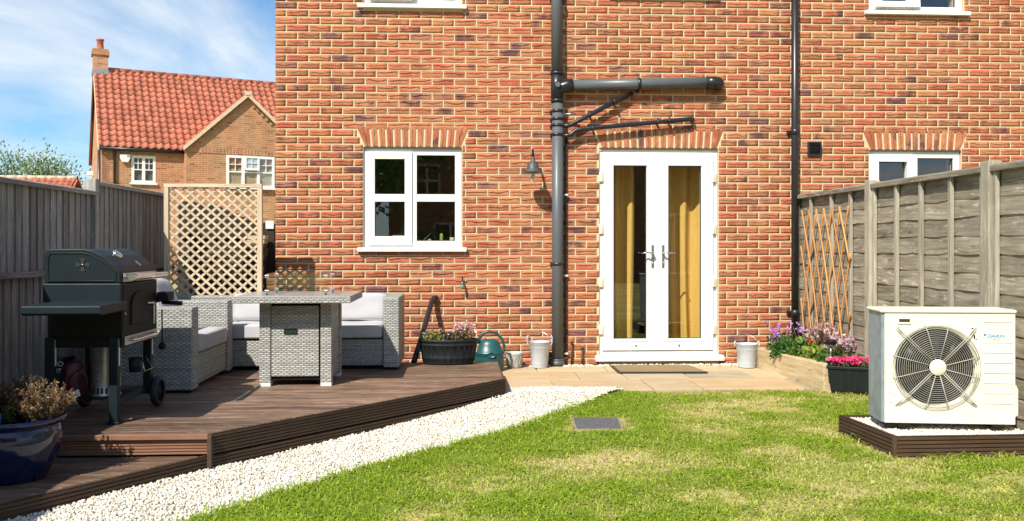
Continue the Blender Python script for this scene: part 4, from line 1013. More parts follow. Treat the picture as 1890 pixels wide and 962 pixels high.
for q, (lab) in enumerate(('hot pink flowers at the sleeper end of the black trough', 'hot pink flowers in the middle of the black trough', 'hot pink flowers at the heat pump end of the black trough')):
    c = TM @ Vector((.11 + .15 * q, .085, 0))
    plant('pink_flower_plant', lab, 'plant', (c.x, c.y), .085, .105, [(.07, .10, .03), (.10, .13, .05), (.13, .12, .06)], 230, .026, ([(.78, .06, .22), (.70, .04, .17), (.82, .14, .30)], 52, .021, 8), 16, 'flowers in the black trough', .178, 120 + q)

# ------------------------------------------------------------------ HEAT PUMP
hp = thing('heat_pump', 'ivory air source heat pump with round black fan grille on the gravel bed', 'heat pump', (2.595, -3.69, .126), R(-8))
W_, D_, H_ = .795, .26, .705
bx = lambda *a, **k: MB().box(*a)
FCX, FCZ, FR = .325, .350, .236
m = MB(); n = 72; rect = [(.018, 0), (W_, 0), (W_, H_ - .022), (.018, H_ - .022)]
ring = [(FCX + FR * math.cos(2 * math.pi * k / n), FCZ + FR * math.sin(2 * math.pi * k / n)) for k in range(n)]
outer = []
for k in range(n):
    a = 2 * math.pi * k / n; dx, dz = math.cos(a), math.sin(a)
    t_ = min([((W_ if dx > 0 else .018) - FCX) / dx if abs(dx) > 1e-6 else 9, ((H_ - .022 if dz > 0 else 0) - FCZ) / dz if abs(dz) > 1e-6 else 9])
    outer.append((FCX + dx * t_, FCZ + dz * t_))
corners = [(W_, H_ - .022), (.018, H_ - .022), (.018, 0), (W_, 0)]
for c in corners:
    k = min(range(n), key=lambda q: (outer[q][0] - c[0]) ** 2 + (outer[q][1] - c[1]) ** 2); outer[k] = c
lip = [(FCX + (FR + .014) * math.cos(2 * math.pi * k / n), FCZ + (FR + .014) * math.sin(2 * math.pi * k / n)) for k in range(n)]
V = [(x, 0, z) for x, z in outer] + [(x, 0, z) for x, z in lip] + [(x, .014, z) for x, z in ring] + [(x, .024, z) for x, z in ring] + [(x, .03, z) for x, z in outer]
Fc = []
for k in range(n):
    j = (k + 1) % n
    for r_ in range(3): Fc.append((r_ * n + k, r_ * n + j, (r_ + 1) * n + j, (r_ + 1) * n + k))
    Fc.append((k, 4 * n + k, 4 * n + j, j))
m.add(V, Fc); m.build('front_panel', HPWHITE, hp, world=False, bevel=.004)
m = MB(); m.box(.02, W_ - .001, .031, D_, .0, H_ - .024); m.build('casing', HPWHITE, hp, bevel=.006, world=False)
# the casing front is hidden by the dark fan drum
m = MB(); m.tube([(FCX, .0755, FCZ), (FCX, .0275, FCZ)], [.2355, .235], 48); m.build('fan_well', HPDARK, hp, world=False)
m = MB()
for q in range(3):
    a0 = 2 * math.pi * q / 3 + .3; pts = []
    for r_ in (.06, .13, .205):
        for da in (-.42, .0, .42): a = a0 + da * (1 if r_ > .07 else .8) + r_ * 1.2; pts.append((FCX + r_ * math.cos(a), .0265 - da * .012 - .004, FCZ + r_ * math.sin(a)))
    m.add(pts, [(r_ * 3 + c, r_ * 3 + c + 1, r_ * 3 + c + 4, r_ * 3 + c + 3) for r_ in range(2) for c in range(2)], True)
fb = m.build('fan_blade', simple('fan_grey', (.014, .014, .015), None, .5, bstr=0), hp, world=False); fb.modifiers.new('thickness', 'SOLIDIFY').thickness = .003
m = MB(); m.box(-.012, W_ + .006, -.010, D_ + .006, H_ - .022, H_); m.build('lid', HPWHITE, hp, bevel=.009, world=False)
m = MB(); m.box(.0, .0175, .006, D_ - .004, .004, H_ - .023); m.build('side_panel', GALV, hp, bevel=.004, world=False)
m = MB()
rs = np.linspace(.062, .262, 17)
for k, r_ in enumerate(rs):
    m.tube([(FCX + r_ * math.cos(a), -.022 + .012 * max(0, (r_ - .21) / .05), FCZ + r_ * math.sin(a)) for a in np.linspace(0, 2 * math.pi, 56, endpoint=False)], (.0013 if k < 14 else .002), 5, closed=True)
m.build('grille_rings', GRILLE, hp, world=False)
for k in range(12):
    a = 2 * math.pi * (k + .5) / 12; diag = k % 3 == 1
    m = MB(); r1 = .345 if diag else .268
    if diag:
        aa = math.copysign(1, math.cos(a)), math.copysign(1, math.sin(a)); dv = Vector((aa[0] * .702, 0, aa[1] * .712)); sd = Vector((dv.z, 0, -dv.x)) * .006
        for sg in (1, -1): m.tube([Vector((FCX, -.028, FCZ)) + dv * .05 + sd * sg, Vector((FCX, -.026, FCZ)) + dv * .24 + sd * sg, Vector((FCX, -.005, FCZ)) + dv * (r1 - .02) + sd * sg, Vector((FCX, .002, FCZ)) + dv * r1 + sd * sg * .5], .0030, 6)
    else: m.tube([(FCX + .05 * math.cos(a), -.027, FCZ + .05 * math.sin(a)), (FCX + .22 * math.cos(a), -.026, FCZ + .22 * math.sin(a)), (FCX + .262 * math.cos(a), -.012, FCZ + .262 * math.sin(a)), (FCX + r1 * math.cos(a), .002, FCZ + r1 * math.sin(a))], .0028, 6)
    m.build('grille_spoke', GRILLE, hp, world=False)
m = MB(); m.lathe([(0, 0), (.046, 0), (.050, .004), (.050, .012)], (0, 0, 0), 32, Matrix.Translation((FCX, -.036, FCZ)) @ Matrix.Rotation(R(-90), 4, 'X')); m.build('hub_disc', HPWHITE, hp, world=False)
for q in range(9):
    z = H_ - .075 - q * .0625
    if q != 1: m = MB(); m.box(.606, .781, -.004, .001, z - .0035, z + .0035); m.build('panel_rib', HPWHITE, hp, bevel=.0022, world=False)
    if q > 0: m = MB(); m.box(.04, .058, -.003, .001, z - .0025, z + .0025); m.build('panel_rib', HPWHITE, hp, bevel=.0015, world=False)
m = MB(); m.plate(.096, .174, H_ - .091, H_ - .052, [(.102, .168, H_ - .080, H_ - .060)], -.006, .001); m.build('handle_recess', HPWHITE, hp, bevel=.002, world=False)
m = MB(); m.box(.102, .168, -.002, .0, H_ - .0795, H_ - .0605); m.build('recess_hollow', simple('recess_dark', (.05, .025, .025), None, .6, bstr=0), hp, world=False)
for (x, z, w, h) in ((.548, H_ - .178, .008, .022), (.559, H_ - .185, .006, .006), (.095, H_ - .118, .010, .006), (.535, H_ - .118, .010, .006)):
    m = MB(); m.box(x, x + w, -.003, .0, z, z + h); m.build('rating_mark', BLACKM, hp, world=False)
m = MB(); m.prism([(W_, .03), (W_ + .03, .055), (W_ + .03, .215), (W_ + .004, .255), (W_, .255)], .03, D_ - .02, 'y'); m.build('valve_cover', HPWHITE, hp, bevel=.004, world=False)
for x in (.10, .66):
    m = MB(); m.box(x, x + .07, .0, D_ + .02, -.025, -.001); m.build('foot', BLACKM, hp, world=False)
m = MB(); m.box(.02, .16, .012, .10, -.02, -.0005); m.build('foot', BLACKM, hp, world=False)
def text(body, size, mat, parent, loc, rot, shear=0, name='lettering', ext=.0006, sx=1):
    c = bpy.data.curves.new(name, 'FONT'); c.body = body; c.size = size; c.shear = shear; c.extrude = ext; c.offset = .0004
    tmp = bpy.data.objects.new(name, c); me = bpy.data.meshes.new_from_object(tmp); bpy.data.objects.remove(tmp)
    o = bpy.data.objects.new(name, me); me.materials.clear(); me.materials.append(mat); COL.objects.link(o); o.parent = parent; o.location = loc; o.rotation_euler = rot; o.scale = (sx, 1, 1); return o
text('DAIKIN', .027, LOGO, hp, (.628, -.0015, H_ - .170), (R(90), 0, 0), .25, 'maker_logo', sx=1.12)
text('INVERTER', .012, LOGOG, hp, (.643, -.0015, H_ - .187), (R(90), 0, 0), .1, 'maker_logo', sx=1.1)
m = MB(); m.prism([(.608, H_ - .150), (.622, H_ - .150), (.608, H_ - .161)], -.002, .0, 'y'); m.build('logo_triangle', LOGOD, hp, world=False)
m = MB(); m.prism([(.615, H_ - .159), (.622, H_ - .153), (.622, H_ - .164)], -.002, .0, 'y'); m.build('logo_triangle', LOGO, hp, world=False)
# its gravel bed
gb = thing('gravel_bed', 'raised bed of white gravel edged with dark grooved boards under the heat pump', 'planter', (2.9, -3.6, 0))
def bedboard(p0, p1, z0, h): m = MB(); m.sweep(grooved(h, .028, 6), (p0[0], p0[1], z0), (p1[0], p1[1], z0)); m.build('edging_board', FASCIA, gb, uv='long')
bedboard(PL[1], (3.452, PL[2][1]), -.045, .142); bedboard((PL[0][0], PL[0][1] + .0), (PL[1][0] - .004, PL[1][1] + .02), -.045, .143); bedboard((3.45, -3.27), (PL[0][0] + .004, -3.27), -.045, .14)
m = MB(); m.box(PL[1][0] - .010, PL[1][0] + .012, PL[1][1] - .004, PL[1][1] + .02, -.05, .090); m.build('corner_post', FASCIA, gb, bevel=.003, uv='long')
m = MB(); m.prism([(2.53, -3.30), (2.575, -3.93), (3.45, -3.925), (3.45, -3.30)], -.05, .062); m.build('grit_base', GRAVELBED, gb)
n = 9000; X = g.uniform(2.53, 3.45, n); Y = g.uniform(-3.93, -3.29, n); k = inside([(2.535, -3.305), (2.58, -3.925), (3.45, -3.92), (3.45, -3.305)], X, Y); X, Y = X[k], Y[k]
o = stones('gravel', np.stack([X - 2.9, Y + 3.6, .066 + g.uniform(0, .016, len(X))], 1), .0084, white_cols, PEBBLE, gb, 6, ICO1); o['kind'] = 'stuff'

# ------------------------------------------------------------------ DRAIN COVER, DOORMAT
dc = thing('drain_cover', 'square grey drain cover set in the lawn near the gravel tip', 'drain cover', (.93, -2.93, 0))
m = MB(); m.prism(MANHOLE, -.05, -.006); m.build('lid', CONCRETE, dc, bevel=.003)
m = MB(); m.prism(shr(MANHOLE, 1.10), -.06, -.012); m.build('frame', simple('cover_frame', (.30, .24, .15), None, .9, bstr=.3), dc, bevel=.003)
for q in (.3, .7):
    c = Vector(MANHOLE[0]).lerp(Vector(MANHOLE[2]), .5); m = MB(); m.box(c.x - .02, c.x + .02, c.y + (q - .5) * .3 - .006, c.y + (q - .5) * .3 + .006, -.0055, -.003); m.build('lifting_slot', STEEL, dc)
dmt = thing('doormat', 'brown coir doormat with dark edge on the patio before the French doors', 'doormat', (1.9, -.4, 0))
dq = [(1.487, -.655), (2.352, -.69), (2.30, -.20), (1.49, -.17)]
m = MB(); m.prism(dq, .004, .014); m.build('backing', SEAL, dmt, bevel=.003)
m = MB(); m.prism(shr(dq, .95), .0145, .022); m.build('coir_pile', COIR, dmt, bevel=.003)

# ------------------------------------------------------------------ BUCKETS, POTS, WATERING CAN, TUB
def bucket(x, y, r0, r1, h, label, hz):
    t_ = thing('bucket', label, 'bucket', (x, y, 0), group='zinc buckets against the wall')
    m_ = MB(); m_.lathe([(0, .004), (r0, .004), (r0 + .001, .008), (r1, h - .004), (r1 + .005, h), (r1 + .004, h + .004), (r1 - .003, h - .001), (r0 - .004, .012), (0, .012)], (x, y, 0), 32)
    for f in (.18, .8): m_.tube([(x + (r0 + (r1 - r0) * f + .001) * math.cos(a), y + (r0 + (r1 - r0) * f + .001) * math.sin(a), h * f) for a in np.linspace(0, 6.283, 32, endpoint=False)], .002, 5, closed=True)
    m_.build('pail', ZINC, t_)
    for sg in (-1, 1):
        e = MB(); e.tube([(x + sg * (r1 - .002), y, h - .02), (x + sg * (r1 + .02), y, h - .015), (x + sg * (r1 + .022), y, h + .012 + hz), (x + sg * (r1 + .008), y - .002, h + .028 + hz)], .006, 7); e.build('ear', ZINC, t_)
    e = MB(); e.tube([(x + (r1 + .012) * math.cos(a), y + .012 - (r1 * .9) * math.sin(a), h + .002 - .085 * math.sin(a)) for a in np.linspace(math.pi, 2 * math.pi, 14)], .003, 6); e.build('bail_handle', STEEL, t_)
bucket(.770, -.20, .078, .105, .262, 'pale zinc bucket standing beside the foot of the soil pipe', .035)
bucket(2.862, -.29, .086, .108, .238, 'pale zinc bucket between the French doors and the raised bed', 0)
t = thing('plant_pot', 'small grey patterned plant pot between the watering can and a bucket', 'pot', (.515, -.19, 0))
m = MB(); m.lathe([(0, .0), (.066, .0), (.074, .02), (.083, .13), (.088, .138), (.088, .158), (.080, .158), (.07, .03), (0, .03)], (.515, -.19, 0), 30); m.build('pot', simple('lichened_stone', (.36, .38, .35), (.50, .50, .45), .85, scale=18, bstr=.3), t)
for q in range(9):
    a0 = 2 * math.pi * q / 9; m = MB()
    m.tube([(.515 + (.0775 + .008 * (z / .12)) * math.cos(a0 + w), -.19 + (.0775 + .008 * (z / .12)) * math.sin(a0 + w), z) for z, w in ((.02, -.30), (.06, -.22), (.10, -.10), (.125, 0), (.10, .10), (.06, .22), (.02, .30))], .0026, 5); m.build('leaf_relief', simple('relief_stone', (.48, .5, .47), None, .85), t)
m = MB(); m.lathe([(0, .0), (.07, .0), (.07, .004)], (.515, -.19, .125), 20); m.build('soil', SOILM, t)
# watering can
wc = thing('watering_can', 'dark green plastic watering can with arched handle behind the deck edge', 'watering can', (.27, -.40, 0))
m = MB(); m.lathe([(0, .0), (.135, .0), (.142, .015), (.140, .13), (.133, .165), (.139, .170), (.139, .182), (.128, .188), (.105, .26), (.085, .295), (.055, .31), (.0, .315)], (.26, -.40, .0), 36, sy=.72); m.build('body', GREENPLAS, wc)
m = MB(); m.tube([(.155, -.40, .27), (.16, -.40, .32), (.20, -.40, .372), (.26, -.40, .388), (.33, -.40, .37), (.385, -.40, .31), (.405, -.40, .24), (.398, -.40, .19), (.37, -.40, .15)], [.018, .016, .015, .014, .014, .014, .014, .015, .016], 10); m.build('handle', GREENPLAS, wc)
m = MB(); m.tube([(.14, -.36, .10), (.06, -.28, .20), (.0, -.22, .30)], [.028, .018, .014], 10); m.build('spout', GREENPLAS, wc)
m = MB(); m.lathe([(0, 0), (.032, 0), (.036, .006)], (0, 0, 0), 20, Matrix.Translation((.275, -.506, .165)) @ Matrix.Rotation(R(90), 4, 'X') @ Matrix.Scale(.7, 4, (0, 1, 0))); m.build('badge', GREENPLAS, wc)
# half-barrel tub
tb = thing('barrel_tub', 'black oval half-barrel planter of sedum standing on the deck by the wall', 'planter', (-.13, -1.0, DECK_Z))
zb_ = DECK_Z + .002
m = MB(); m.lathe([(0, 0), (.225, 0), (.228, .012), (.236, .05), (.238, .052), (.240, .066), (.238, .068), (.258, .17), (.262, .172), (.263, .182), (.260, .184), (.266, .205), (.272, .208), (.273, .228), (.262, .228), (.24, .12), (0, .12)], (-.132, -.985, zb_), 44, sy=.52); m.build('tub', DARKPLAS, tb)
for q in range(26):
    a = 2 * math.pi * q / 26; m = MB(); m.tube([(-.132 + (.231 + .03 * f) * math.cos(a), -.985 + (.231 + .03 * f) * math.sin(a) * .52, zb_ + .02 + .15 * f) for f in (0, .5, 1)], .0022, 4); m.build('stave_rib', DARKPLAS, tb)
m = MB(); m.lathe([(0, .2), (.25, .2), (.252, .19)], (-.132, -.985, zb_), 30, sy=.5); m.build('soil', SOILM, tb)
plant('sedum_plant', 'low yellow-green plant at the pipe end of the black tub', 'plant', (-.27, -.985), .10, .12, [(.24, .25, .05), (.17, .20, .04), (.30, .22, .10)], 420, .026, ([(.45, .30, .20)], 8, .014, 5), 12, 'plants in the black tub', zb_ + .195, 201)
plant('sedum_plant', 'taller pale pink-flowered plant at the watering can end of the tub', 'plant', (.0, -.985), .11, .17, [(.16, .14, .05), (.20, .22, .06), (.25, .12, .07)], 420, .024, ([(.66, .48, .46), (.55, .30, .28), (.75, .63, .58), (.36, .16, .13)], 130, .014, 5), 26, 'plants in the black tub', zb_ + .195, 202)
sd = thing('solar_light', 'dark domed solar light among the plants in the black tub', 'lamp', (-.125, -.99, zb_ + .2))
m = MB(); m.lathe([(0, .095), (.022, .090), (.038, .075), (.043, .058), (.038, .050), (0, .048)], (-.125, -1.0, zb_ + .2), 22); m.build('dome', simple('bronze_dome', (.03, .022, .03), None, .25), sd)
m = MB(); m.tube([(-.125, -1.0, zb_ + .18), (-.125, -1.0, zb_ + .25)], .006, 8); m.build('stake', BLACKM, sd)
m = MB(); m.tube([(-.452, -.875, DECK_Z), (-.40, -.62, .33), (-.315, -.10, .66), (-.295, -.045, .695), (-.275, -.03, .70), (-.266, -.03, .68)], [.026, .026, .026, .027, .027, .024], 14)
tag(m.build('leaning_pipe', BLACKP), 'black plastic pipe leaning on the brick wall behind the tub', 'pipe')

# ------------------------------------------------------------------ SOFAS AND CUSHIONS
ls = thing('rattan_sofa', 'grey rattan sofa set along the fence, its end arm facing the lawn', 'sofa', (-2.33, -1.95, DECK_Z), group='grey rattan sofas')
zf = DECK_Z + .02
def rb_(m_args, name, par, bev=.012): m_ = MB(); m_.box(*m_args); return m_.build(name, WEAVE, par, bevel=bev)
rb_((-2.70, -1.966, -2.49, -2.335, zf, .775), 'armrest', ls); rb_((-2.70, -1.966, -1.515, -1.36, zf, .765), 'armrest', ls)
rb_((-2.72, -2.56, -2.334, -1.516, zf, .770), 'backrest', ls); rb_((-2.559, -1.985, -2.334, -1.516, zf + .015, .42), 'seat', ls)
for (x, y) in ((-2.66, -2.45), (-2.0, -2.45), (-2.66, -1.40), (-2.0, -1.40)):
    m = MB(); m.tube([(x, y, DECK_Z + .001), (x, y, zf)], .016, 10); m.build('foot', BLACKM, ls)
rs_ = thing('rattan_sofa', 'grey rattan sofa set along the brick wall behind the fire pit table', 'sofa', (-1.25, -1.0, DECK_Z), group='grey rattan sofas')
rb_((-.690, -.552, -1.352, -.64, zf, .778), 'armrest', rs_); rb_((-2.74, -.6905, -.80, -.652, zf, .765), 'backrest', rs_); rb_((-2.70, -.6905, -1.325, -.805, zf + .015, .415), 'seat', rs_)
for (x, y) in ((-.58, -1.32), (-.58, -.68), (-2.66, -1.29), (-2.66, -.70)):
    m = MB(); m.tube([(x, y, DECK_Z + .001), (x, y, zf)], .016, 10); m.build('foot', BLACKM, rs_)
tag(cushion('seat_cushion', (-2.255, -1.925, .490), (.60, .80, .135), FABRIC, None, .22, .01, 1), 'grey seat cushion on the sofa along the fence', 'cushion', 'sofa cushions')
tag(cushion('seat_cushion', (-1.70, -1.07, .485), (.72, .56, .13), FABRIC, None, .22, .01, 2), 'grey seat cushion on the wall sofa, half hidden left of the fire table', 'cushion', 'sofa cushions')
tag(cushion('seat_cushion', (-1.0, -1.07, .485), (.62, .56, .13), FABRIC, None, .22, .01, 3), 'grey seat cushion against the open arm of the wall sofa', 'cushion', 'sofa cushions')
tag(cushion('back_cushion', (-2.30, -2.10, .745), (.14, .44, .46), FABRIC, (0, R(-22), 0), .35, 0, 4), 'grey back cushion standing above the end arm of the fence sofa', 'cushion', 'sofa cushions')
tag(cushion('back_cushion', (-1.70, -.885, .665), (.76, .15, .25), FABRIC, (R(-10), 0, 0), .3, 0, 5), 'grey back cushion of the wall sofa just left of the fire table', 'cushion', 'sofa cushions')
tag(cushion('back_cushion', (-1.0, -.885, .665), (.62, .15, .25), FABRIC, (R(-10), 0, 0), .3, 0, 6), 'grey back cushion of the wall sofa right of the fire table', 'cushion', 'sofa cushions')

# ------------------------------------------------------------------ FIRE PIT TABLE
ft = thing('fire_pit_table', 'square grey rattan fire pit table with glass wind guard on top', 'table', (-1.28, -1.9, DECK_Z))
TX0, TX1, TY0, TY1, TZ = -1.552, -1.006, -2.205, -1.625, .795
m = MB()
for (x0, x1) in ((TX0, TX0 + .085), (TX1 - .085, TX1)):
    for (y0, y1) in ((TY0, TY0 + .085), (TY1 - .085, TY1)):
        m = MB(); m.box(x0, x1, y0, y1, DECK_Z + .028, TZ - .005); m.build('corner_post', WEAVE, ft, bevel=.006)
        m = MB(); m.box(x0 + .002, x1 - .002, y0 + .002, y1 - .002, DECK_Z + .001, DECK_Z + .027); m.build('foot', UPVC, ft)
m = MB(); m.box(TX0 + .088, TX1 - .098, TY0 + .012, TY0 + .03, DECK_Z + .075, TZ - .03); dr_ = m.build('door', WEAVE, ft, bevel=.005)
m = MB(); m.plate(TX0 + .185, TX0 + .285, .548, .590, [(TX0 + .192, TX0 + .278, .555, .583)], TY0 + .005, TY0 + .013); m.build('handle', BLACKM, dr_)
m = MB(); m.box(TX0 + .192, TX0 + .278, TY0 + .0085, TY0 + .0115, .555, .583); m.build('handle_hollow', simple('green_black', (.004, .03, .018), None, .4, bstr=0), dr_)
m = MB(); m.box(TX0 + .086, TX1 - .086, TY0 + .034, TY0 + .05, DECK_Z + .045, TZ - .006); m.build('dark_lining', BLACKM, ft)
m = MB(); m.box(TX0 + .012, TX0 + .03, TY0 + .086, TY1 - .086, DECK_Z + .05, TZ - .006); m.build('side_panel', WEAVE, ft)
m = MB(); m.box(TX1 - .03, TX1 - .012, TY0 + .086, TY1 - .086, DECK_Z + .05, TZ - .006); m.build('side_panel', WEAVE, ft)
m = MB(); m.box(TX0 + .086, TX1 - .086, TY1 - .03, TY1 - .012, DECK_Z + .05, TZ - .006); m.build('side_panel', WEAVE, ft)
m = MB(); m.box(-1.715, -.838, -2.375, -1.60, TZ, .838); m.build('top_frame', WEAVE, ft, bevel=.006)
m = MB(); m.box(-1.708, -.845, -2.368, -1.607, .839, .847); m.build('tabletop', TABLETOP, ft, bevel=.002)
gx0, gx1, gy0, gy1, gz0, gz1 = -1.508, -1.052, -2.165, -1.80, .862, 1.012
gg = thing('glass_wind_guard', 'clear glass wind guard standing on the fire pit table', 'wind guard', (-1.28, -1.98, .848))
for (a, b, c, d) in ((gx0, gx1, gy0, gy0 + .006), (gx0, gx1, gy1 - .006, gy1), (gx0, gx0 + .006, gy0 + .008, gy1 - .008), (gx1 - .006, gx1, gy0 + .008, gy1 - .008)):
    m = MB(); m.box(a, b, c, d, gz0, gz1); m.build('glass_pane', CLEAR, gg)
for x in (gx0 + .004, gx1 - .004):
    for y in (gy0 + .004, gy1 - .004):
        for z in (.862, .978):
            m = MB(); m.box(x - .016, x + .016, y - .008, y + .008, z, z + .022); m.build('corner_clip', STEEL, gg, bevel=.002)
        m = MB(); m.tube([(x, y, .8475), (x, y, .862)], .007, 8); m.build('foot', SEAL, gg)

# ------------------------------------------------------------------ LATTICE SCREEN
sc_ = thing('lattice_screen', 'pale timber diamond lattice screen at the house corner behind the sofas', 'trellis', (-2.3, -.62, 0))
sx0, sx1, sz0, sz1, sy = -2.766, -1.906, .06, 1.806, -.62
for a in ((sx0 - .02, sx0 + .022, sz0, sz1 - .034), (sx1 - .022, sx1 + .022, sz0, sz1 - .034), (sx0 - .02, sx1 + .022, sz1 - .033, sz1)):
    m = MB(); m.box(a[0], a[1], sy - .028, sy + .022, a[2], a[3]); m.build('frame_rail', TRELLIS, sc_, bevel=.003, uv='long')
def lattice(x0, x1, z0, z1, y0, y1, pitch, ang, w, par):
    t_ = math.tan(R(ang)); q = -60
    for sg, ya, yb in ((-1, y0, (y0 + y1) / 2 - .0005), (1, (y0 + y1) / 2 + .0005, y1)):
        for q in range(-40, 60):
            zc = z0 + q * pitch                                   # z at x0 on this slat's centre line
            pts = []
            xa, xb = x0, x1; za, zb = zc, zc + sg * t_ * (x1 - x0)
            def clip(xa, za, xb, zb):
                tmin, tmax = 0, 1; dz = zb - za
                for lim, s_ in ((z0, 1), (z1, -1)):
                    f0 = s_ * (za - lim); f1 = s_ * (zb - lim)
                    if f0 < 0 and f1 < 0: return None
                    if f0 < 0: tmin = max(tmin, f0 / (f0 - f1))
                    elif f1 < 0: tmax = min(tmax, f0 / (f0 - f1))
                return None if tmin >= tmax else (xa + (xb - xa) * tmin, za + dz * tmin, xa + (xb - xa) * tmax, za + dz * tmax)
            r_ = clip(xa, za, xb, zb)
            if not r_ or math.hypot(r_[2] - r_[0], r_[3] - r_[1]) < .05: continue
            dx, dz = r_[2] - r_[0], r_[3] - r_[1]; L = math.hypot(dx, dz); nx, nz = -dz / L * w / 2, dx / L * w / 2
            m_ = MB(); m_.prism([(r_[0] + nx, r_[1] + nz), (r_[0] - nx, r_[1] - nz), (r_[2] - nx, r_[3] - nz), (r_[2] + nx, r_[3] + nz)], ya, yb, 'y'); m_.build('lattice_slat', TRELLIS, par, uv='long')
lattice(sx0 + .024, sx1 - .024, .5, sz1 - .035, sy - .012, sy + .010, .087, 42, .0205, sc_)
# gate and boarding behind the screen, wood coloured dark to stand for shade
sg_ = thing('side_gate', 'dark brown boarded gate between the left fence and the house corner', 'gate', (-2.5, .5, 0))
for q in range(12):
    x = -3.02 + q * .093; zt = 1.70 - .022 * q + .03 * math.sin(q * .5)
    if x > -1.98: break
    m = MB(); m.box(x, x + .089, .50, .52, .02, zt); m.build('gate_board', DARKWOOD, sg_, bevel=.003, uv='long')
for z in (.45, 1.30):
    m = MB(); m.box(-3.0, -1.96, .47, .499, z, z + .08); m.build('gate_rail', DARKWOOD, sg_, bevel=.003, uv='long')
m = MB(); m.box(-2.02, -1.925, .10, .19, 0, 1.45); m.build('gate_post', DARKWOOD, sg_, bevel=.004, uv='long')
m = MB(); m.box(-2.01, -1.93, .08, .098, 1.40, 1.48); m.build('post_label', UPVC, sg_, bevel=.002)
wdp = thing('log_pile', 'short stack of cut timber offcuts glimpsed between the screen and house', 'timber', (-2.05, .0, 0))
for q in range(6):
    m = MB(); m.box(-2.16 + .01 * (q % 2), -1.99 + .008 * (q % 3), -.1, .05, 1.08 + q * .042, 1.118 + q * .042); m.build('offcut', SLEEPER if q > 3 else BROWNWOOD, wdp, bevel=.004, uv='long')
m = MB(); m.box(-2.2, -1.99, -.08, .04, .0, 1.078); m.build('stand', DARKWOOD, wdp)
bh = thing('shrub', 'dark leafy shrub glimpsed through the lattice screen', 'shrub', (-2.4, .1, 0))
g_ = np.random.default_rng(3); n = 900
P = np.stack([g_.normal(-2.45, .22, n), g_.normal(.12, .10, n), g_.uniform(.2, 1.15, n)], 1); leaves('leaves', P, .07, pick(g_, n, [(.03, .05, .012), (.05, .075, .02), (.10, .10, .05), (.13, .12, .09)]), LEAF, bh, 9, 1.8)
m = MB()
for q in range(6): m.tube([(-2.42, .12, 0), (-2.45 + .15 * math.sin(q * 2), .12 + .05 * math.cos(q), .6), (-2.45 + .25 * math.sin(q * 2), .12, 1.05)], [.012, .008, .004], 6)
m.build('stem', BARK, bh)

# ------------------------------------------------------------------ BARBECUE
bq = thing('charcoal_barbecue', 'dark teal charcoal barbecue trolley with curved lid on the deck', 'barbecue', (-2.28, -3.3, DECK_Z))
BX0, BX1, BY0, BY1 = -2.507, -2.057, -3.60, -2.98
prof = [(BX0 + .006, 1.0), (BX0 + .006, 1.165), (BX0 + .012, 1.192), (BX0 + .035, 1.205), (BX0 + .235, 1.206), (BX0 + .285, 1.196), (BX0 + .35, 1.163), (BX0 + .42, 1.105), (BX1 - .004, 1.072), (BX1, 1.058), (BX1, 1.0)]
m = MB(); m.prism(prof, BY0, BY1, 'y')
lid = m.build('lid', BBQ, bq, bevel=.006)
off_ = []
ip = [(BX0 + .03, 1.012), (BX0 + .03, 1.155), (BX0 + .045, 1.178), (BX0 + .225, 1.18), (BX0 + .28, 1.168), (BX0 + .36, 1.122), (BX0 + .415, 1.075), (BX0 + .425, 1.06), (BX0 + .425, 1.02), (BX0 + .415, 1.012)]
m = MB(); m.tube([(x, BY0 - .001, z) for x, z in ip], .0045, 6, closed=True); m.build('embossed_edge', BBQ, lid)
for k in range(4):
    a0 = math.pi / 2 * k + math.pi / 2; m = MB(); pts = []
    for r_, da in ((.012, -.5), (.040, -.42), (.042, 0), (.040, .42), (.012, .5)): pts.append((-2.277 + r_ * math.cos(a0 + da), 1.110 + r_ * math.sin(a0 + da)))
    m.prism(pts, BY0 - .0035, BY0 + .001, 'y'); m.build('vent_petal', SEAL, lid)
m = MB(); m.lathe([(0, 0), (.006, 0), (.006, .006)], (0, 0, 0), 12, Matrix.Translation((-2.277, BY0 - .006, 1.110)) @ Matrix.Rotation(R(-90), 4, 'X')); m.build('vent_knob', STEEL, lid)
m = MB(); m.box(BX0 - .004, BX1 + .004, BY0 - .004, BY1 + .004, .884, .9975); m.build('fire_bowl', BBQ, bq, bevel=.006)
m = MB(); m.box(BX1 + .0045, BX1 + .008, BY0 + .03, BY1 - .03, .70, .985); m.build('front_plate', BLACKM, bq)
m = MB(); m.box(BX0 + .02, BX1 - .004, BY0 + .012, BY1 - .012, .675, .882); m.build('firebox', BLACKM, bq, bevel=.004)
m = MB(); m.box(BX1 - .003, BX1 + .006, BY0 + .01, BY1 - .01, .675, .8825); m.build('front_panel', BLACKM, bq)
arch = [(-3.46, .735), (-3.12, .735), (-3.12, .86), (-3.145, .905), (-3.20, .932), (-3.29, .94), (-3.38, .932), (-3.435, .905), (-3.46, .86)]
m = MB(); m.prism(arch, BX1 + .0085, BX1 + .018, 'x'); dr_ = m.build('charcoal_door', BLACKM, bq, bevel=.004)
m = MB(); m.tube([(BX1 + .018, -3.13, .845), (BX1 + .045, -3.14, .85), (BX1 + .05, -3.18, .855), (BX1 + .03, -3.23, .857)], .006, 8); m.build('door_handle', CHROME, dr_)
m = MB(); m.box(BX1 + .0085, BX1 + .014, -3.07, -3.04, .71, .86); m.build('latch_plate', STEEL, dr_)
m = MB(); m.box(BX1 + .0065, BX1 + .011, -3.55, -2.99, .618, .672); dw = m.build('ash_drawer', STEEL, bq, bevel=.002)
